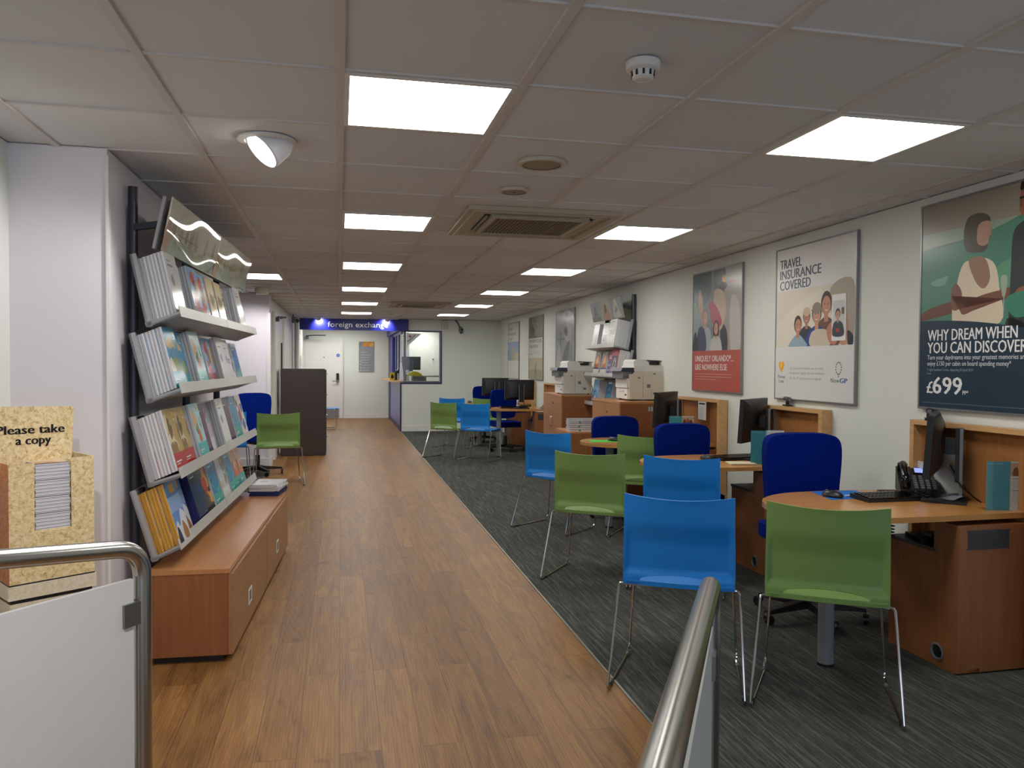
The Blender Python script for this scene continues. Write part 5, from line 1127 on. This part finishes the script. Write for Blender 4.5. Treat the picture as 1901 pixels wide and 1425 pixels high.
# ------------------------------------------------------------ brown filing cabinet
t = thing('filing_cabinet', 'tall dark brown steel filing cabinet beside the walkway, seen from its side', 'cabinet', (-.885, 12.45, 0))
m = MB(); m.box(0, .655, 0, .47, .012, 1.335, M_BROWN, .006); m.build('body', t)
m = MB(); m.box(.01, .64, .01, .46, 0, .014, M_BLACK); m.build('plinth', t, False)
for k in range(4):
    m = MB(); z = .03+k*.325; m.box(.655, .678, .012, .458, z, z+.315, M_BROWN, .005); d = m.build('drawer', t)
    m = MB(); m.box(.678, .692, .17, .30, z+.24, z+.262, M_GREYMETAL, .004); m.build('handle', d)

# ------------------------------------------------------------ foreign exchange booth
t = thing('shop_sign', 'dark blue fascia sign reading foreign exchange above the walkway', 'sign', (.25, 16.5, 2.22))
m = MB(Matrix.Translation((-.25, -16.5, -2.22))); m.box(-.80, 1.40, 16.5, 16.60, 2.105, 2.338, M_BLUEP); m.box(-.80, 1.40, 16.495, 16.5, 2.105, 2.118, M_BLUEP); m.build('fascia', t, False)
m = MB(Matrix.Translation((-.25, -16.5, -2.22))); M = frame((-.24, 16.4985, 2.168), (1, 0, 0), (0, 0, 1))
me, xa, xb = text_mesh('foreign exchange', .0); w = 1.21
tm = me.copy(); tm.transform(Matrix.Translation((-.25, -16.5, -2.22)) @ M @ Matrix.Diagonal((w/(xb-xa), .155, 1, 1)) @ Matrix.Translation((-xa, 0, 0))); m.bm.from_mesh(tm)
r = bmesh.ops.extrude_face_region(m.bm, geom=list(m.bm.faces)); bmesh.ops.translate(m.bm, verts=[v for v in r['geom'] if isinstance(v, bmesh.types.BMVert)], vec=(0, -.018, 0)); m.mi(mat('silver_letters', '#d8d8e0', .3, .3)); m.build('letters', t, False)
for x, lab in ((-.42, 'left'), (.95, 'right')):
    s = thing('sign_lamp', 'small white spotlight over the %s end of the foreign exchange lettering' % lab, 'light', (x, 16.28, ZC))
    m = MB(); m.box(-.11, .11, -.02, .10, -.022, 0, M_WHITEP, .006); m.build('mount', s)
    av = Vector((.05 if x < 0 else -.05, .25, -.20)).normalized(); m = MB(Matrix.Translation((0, .03, -.03)) @ av.to_track_quat('Z', 'Y').to_matrix().to_4x4())
    m.lathe([(0, -.05), (.03, -.05), (.045, .02), (.042, .025)], M_WHITEP); m.build('lamp_housing', s)
    m = MB(Matrix.Translation((0, .03, -.03)) @ av.to_track_quat('Z', 'Y').to_matrix().to_4x4()); m.lathe([(0, .02), (.042, .02)], M_LAMPFACE); m.build('lamp_face', s)
    l = spot_lamp(s, 26, 2.0, (.95, .95, 1), .7, .03); l.matrix_local = Matrix.Translation(Vector((0, .03, -.03))+av*.03) @ (-av).to_track_quat('Z', 'Y').to_matrix().to_4x4()
# column and door frame left of the sign
m = MB(); m.box(-.90, -.86, 16.45, 16.62, 0, ZC, M_GREYMETAL); m.box(-.86, -.82, 16.52, 16.60, 0, ZC, M_SKIRT); struct(m, 'trim_7')
# exchange counter: blue front, window frames, glass, worktop
t = thing('exchange_counter', 'blue fronted exchange counter with glazed screen beside the walkway', 'counter', (1.25, 16.6, 0)); G = Matrix.Translation((-1.25, -16.6, 0))
m = MB(G); m.box(1.255, 1.30, 16.72, 20.82, 0, 1.03, mat('blue_grey_counter_front', '#5a62a8', .3)); m.box(1.25, 1.255, 16.72, 20.82, 0, .10, M_BLUED); m.build('front_panel', t, False)
m = MB(G); m.box(1.235, 1.262, 16.575, 16.73, 0, 1.03, M_BLUED); m.box(1.245, 1.30, 20.2, 20.83, 0, 2.12, M_BLUED); m.build('corner_post', t, False)
m = MB(G); m.prism([(1.06, 20.4), (1.06, 17.4), (1.10, 16.95), (1.22, 16.63), (1.42, 16.73), (1.42, 20.4)], 1.03, 1.062, wood('counter_top_beech', '#dcb583', '#c79d69', 'y', .35), .004); m.build('worktop', t, False)
m = MB(G)
for y in (17.55, 18.4, 19.25, 20.1): m.box(1.27, 1.30, y-.03, y+.03, 1.06, 2.12, M_BLUEP)
m.box(1.27, 1.30, 16.75, 20.83, 2.06, 2.14, M_BLUEP); m.box(1.25, 1.32, 19.3, 20.2, 1.06, 2.1, M_BLUEP); m.build('window_frame', t, False)
m = MB(G); m.box(1.20, 1.32, 16.72, 20.83, 2.12, ZC, M_BLUEP); m.build('header_fascia', t, False)
m = MB(G); m.box(1.283, 1.287, 16.75, 19.3, 1.062, 2.06, M_GLASS); m.build('side_glass', t, False)
for nm, its in (('tri', 0),): pass
m = MB(); b = .028
for q in ((1.25, 2.085+b, 1.03-b, 1.03), (1.25, 2.085+b, 2.095, 2.095+b), (2.085, 2.085+b, 1.03, 2.095)): m.box(q[0], q[1], 16.585, 16.66, q[2], q[3], M_BLUED)
wdw = struct(m, 'window_1'); m = MB(); m.box(1.31, 1.355, 16.61, 16.66, 1.03, 2.095, M_GREYP); m.box(1.355, 2.06, 16.61, 16.66, 1.03, 1.06, M_GREYP); m.box(2.06, 2.085, 16.61, 16.66, 1.03, 2.095, mat('grey_mullion', '#9a9c9c', .4)); m.build('inner_frame', wdw, False)
m = MB(); m.box(1.25, 2.085, 16.63, 16.636, 1.03, 2.095, M_GLASS); m.build('pane', wdw, False)
m = MB(); M = frame((1.37, 16.605, 1.78), (1, 0, 0), (0, 0, 1)); art(m, M, .30, .28, [('p', [(0, 0), (0, 1), (1, 1)], '#d8d8d8'), ('p', [(.02, 0), (.10, .08), (.98, .94), (1, 1)], '#8d9094'), ('e', .24, .78, .08, .085, '#b83236'), ('t', 'MoneyGram', .10, .33, .20, '#2a2a2e', .75, .03, .75)])
# window sticker lies flat on the pane
o = m.build('window_sticker', None, False); tag(o, 'white triangular sticker with red dot on the booth window', 'sticker')
# things seen on the counter and inside the booth
def simple(name, label, cat, mb, group=None, loc=None):
    o = mb.build(name, None)
    if loc: o.location = loc
    return tag(o, label, cat, group)
m = MB(); m.box(-.05, .05, -.04, .04, 0, .17, mat('yellow_card', '#dcd01e', .45), .004); m.prism(smooth_loop([(-.03, .06), (.0, .13), (.035, .06), (.0, .03)], 3), .0402, .0412, M_BLACK, M=Matrix(((1, 0, 0, 0), (0, 0, -1, 0), (0, 1, 0, 0), (0, 0, 0, 1)))); simple('collection_box', 'small yellow and black box on the exchange counter', 'box', m, loc=(1.14, 17.7, 1.062))
m = MB(); m.tube([(0, 0, 0), (0, 0, .16), (.03, 0, .22), (.10, -.02, .20)], .028, M_BLACK, 10, .05); m.cyl((0, 0, 0), (0, 0, .012), .06, M_BLACK); m.lathe([(0, .0), (.06, .02), (.075, .07), (.04, .12), (0, .13)], M_BLACK, 16, M=Matrix.Translation((.08, 0, .14))); simple('headset_stand', 'black bulky headset on a stand on the exchange counter, beside the yellow box', 'headset', m, loc=(1.20, 17.3, 1.062))
m = MB(); m.prism([(-.05, 0), (.05, 0), (.012, .38), (-.03, .38)], -.005, .005, paper('#dcdce4'), M=Matrix(((1, 0, 0, 0), (0, 0, -1, 0), (0, 1, 0, 0), (0, 0, 0, 1)))); m.box(-.05, .05, 0, .09, 0, .008, paper('#d8c8cc')); simple('leaflet_stand', 'tall white leaflet stand on the near end of the exchange counter', 'leaflet holder', m, loc=(1.275, 16.78, 1.062))
m = MB(); m.box(-.04, .04, -.05, .05, 0, .14, M_DGREY, .004); m.box(-.03, .03, -.03, .03, .14, .22, mat('blue_sanitiser', '#2a58a8', .35), .01); simple('card_terminal', 'dark box with blue top on the booth side of the counter', 'terminal', m, loc=(1.37, 17.2, 1.062))
m = MB(); m.box(-.28, 1.36, -.3, .3, 1.02, 1.05, mat('grey_booth_desk', '#8f8f8c', .45)); m.box(-.28, .02, -.28, .28, .0, 1.02, M_GREYP); m.box(.9, .94, -.28, .28, 0, 1.02, mat('cream_booth_side', '#d5cdb5', .5)); o = simple('booth_desk', 'grey ledge desk inside the exchange booth', 'desk', m, loc=(1.95, 18.6, .10))
mo = dup(mon, (1.62, 18.5, 1.15), 0, 'dark monitor inside the exchange booth', MG)
m = MB(); m.prism(smooth_loop([(-.16, 0), (-.12, .06), (-.02, .10), (.10, .07), (.16, 0)], 4), -.05, .05, mat('yellow_fabric', '#c9c41e', .8), .01, M=Matrix(((1, 0, 0, 0), (0, 0, -1, 0), (0, 1, 0, 0), (0, 0, 0, 1)))); simple('money_bag', 'yellow cloth bag in front of the booth monitor', 'bag', m, loc=(1.70, 18.35, 1.15))
m = MB(); m.box(-.025, .025, 0, .02, 0, .10, M_IVORY, .004); m.box(-.018, .018, -.004, .0, .06, .092, M_DGREY); simple('wall_telephone', 'small wall intercom on the booth back wall', 'intercom', m, loc=(2.42, 20.83, 1.47))
m = MB(); m.box(-.13, .13, 0, .012, 0, .22, paper('#d8dad8')); m.box(-.11, .11, -.002, .0, .16, .19, M_DGREY); simple('wall_notice', 'white notice with dark bar on the booth back wall', 'notice', m, loc=(1.82, 20.835, 1.42))
# rates board on the back wall
t = thing('notice_board', 'narrow grey notice with orange picture strip on the back wall', 'notice', (.48, 20.845, 1.205))
m = MB(); m.box(0, .39, -.012, .0, 0, .79, mat('grey_notice', '#8a8d90', .4)); art(m, frame((0, -.0125, 0), (1, 0, 0), (0, 0, 1)), .39, .79, [('p', R(0, 1, .84, 1), '#b58a4a'), ('b', [(.25, .86), (.4, .97), (.6, .98), (.75, .9), (.5, .85)], '#d98a2a'), ('b', [(.0, .85), (.1, .98), (.25, .97), (.2, .86)], '#6f7f95'), ('b', [(.7, .86), (.85, .97), (1, .93), (.95, .85)], '#e0a850')]+[('p', R(.12+.04*(i % 2), .6+.25*((i*3) % 4)/4, .64-i*.085, .655-i*.085), '#b8babc') for i in range(8)]+[('p', R(.08, .14, .34-i*.1, .365-i*.1), '#d8dadc') for i in range(4)]); m.build('print', t, False)
m = MB()
for x in (.02, .37):
    for z in (.02, .77): m.cyl((x, -.012, z), (x, -.018, z), .008, M_CHROME, seg=10)
m.build('stand_off', t)
m = MB(); m.box(-.003, .0, 0, .16, 0, .24, paper('#b58a86')); m.box(-.0035, -.003, .02, .14, .08, .2, paper('#9a3a40')); o = m.build('wall_notice', None, False); o.rotation_euler.z = PI; o.location = (-.895, 19.3, 1.36); tag(o, 'small red notice on the corridor wall left of the back door', 'notice')
# cameras and boxes on the far walls
t = thing('security_camera', 'dark security camera hanging by a cable on the booth wall', 'camera', (2.50, 16.6, 2.16))
m = MB(); m.box(-.03, .03, -.02, 0, -.05, .05, M_GREYP, .005); m.cyl((0, -.02, .02), (.01, -.08, -.01), .012, M_GREYP); m.build('bracket', t)
m = MB(); m.cyl((-.0, -.06, .04), (.01, -.10, -.07), .038, M_GREYMETAL); m.cyl((.01, -.10, -.07), (.011, -.104, -.08), .03, M_BLACK); m.cyl((.02, -.12, -.01), (.028, -.14, -.012), .022, M_BLACK); m.build('camera_body', t)
m = MB(); m.tube([(-.11, -.01, .196), (-.05, -.03, .13), (-.01, -.03, .05)], .012, M_BLACK, 6, .04); m.build('cable', t)
t = thing('wall_speaker', 'pale grey speaker box at the top of the booth wall, left of the camera', 'speaker', (2.17, 16.6, 2.165)); m = MB(); m.box(-.075, .075, -.10, 0, 0, .17, M_IVORY, .012); m.build('box', t); m = MB(); m.box(-.06, .06, -.103, -.10, .015, .15, mat('speaker_cloth', '#bfb9ab', .7)); m.build('grille', t, False); m = MB(); m.tube([(-.03, -.02, .17), (-.03, -.02, .19)], .008, M_BLACK, 6); m.build('cable', t)
t = thing('security_camera', 'grey security camera high on the left corridor wall beside the blue sign', 'camera', (-.90, 15.6, 2.25))
m = MB(); m.box(0, .05, -.04, .04, -.06, .06, M_GREYP, .006); m.cyl((.05, 0, 0), (.10, 0, 0), .015, M_GREYP); m.build('bracket', t)
m = MB(); m.cyl((.10, .10, .0), (.11, -.10, -.02), .04, M_GREYMETAL); m.cyl((.11, -.10, -.02), (.1105, -.11, -.021), .034, M_BLACK); m.build('camera_body', t)
m = MB(); m.tube([(.02, .02, .05), (-.0+.03, -.03, .10)], .01, M_BLACK, 6); m.build('cable', t)
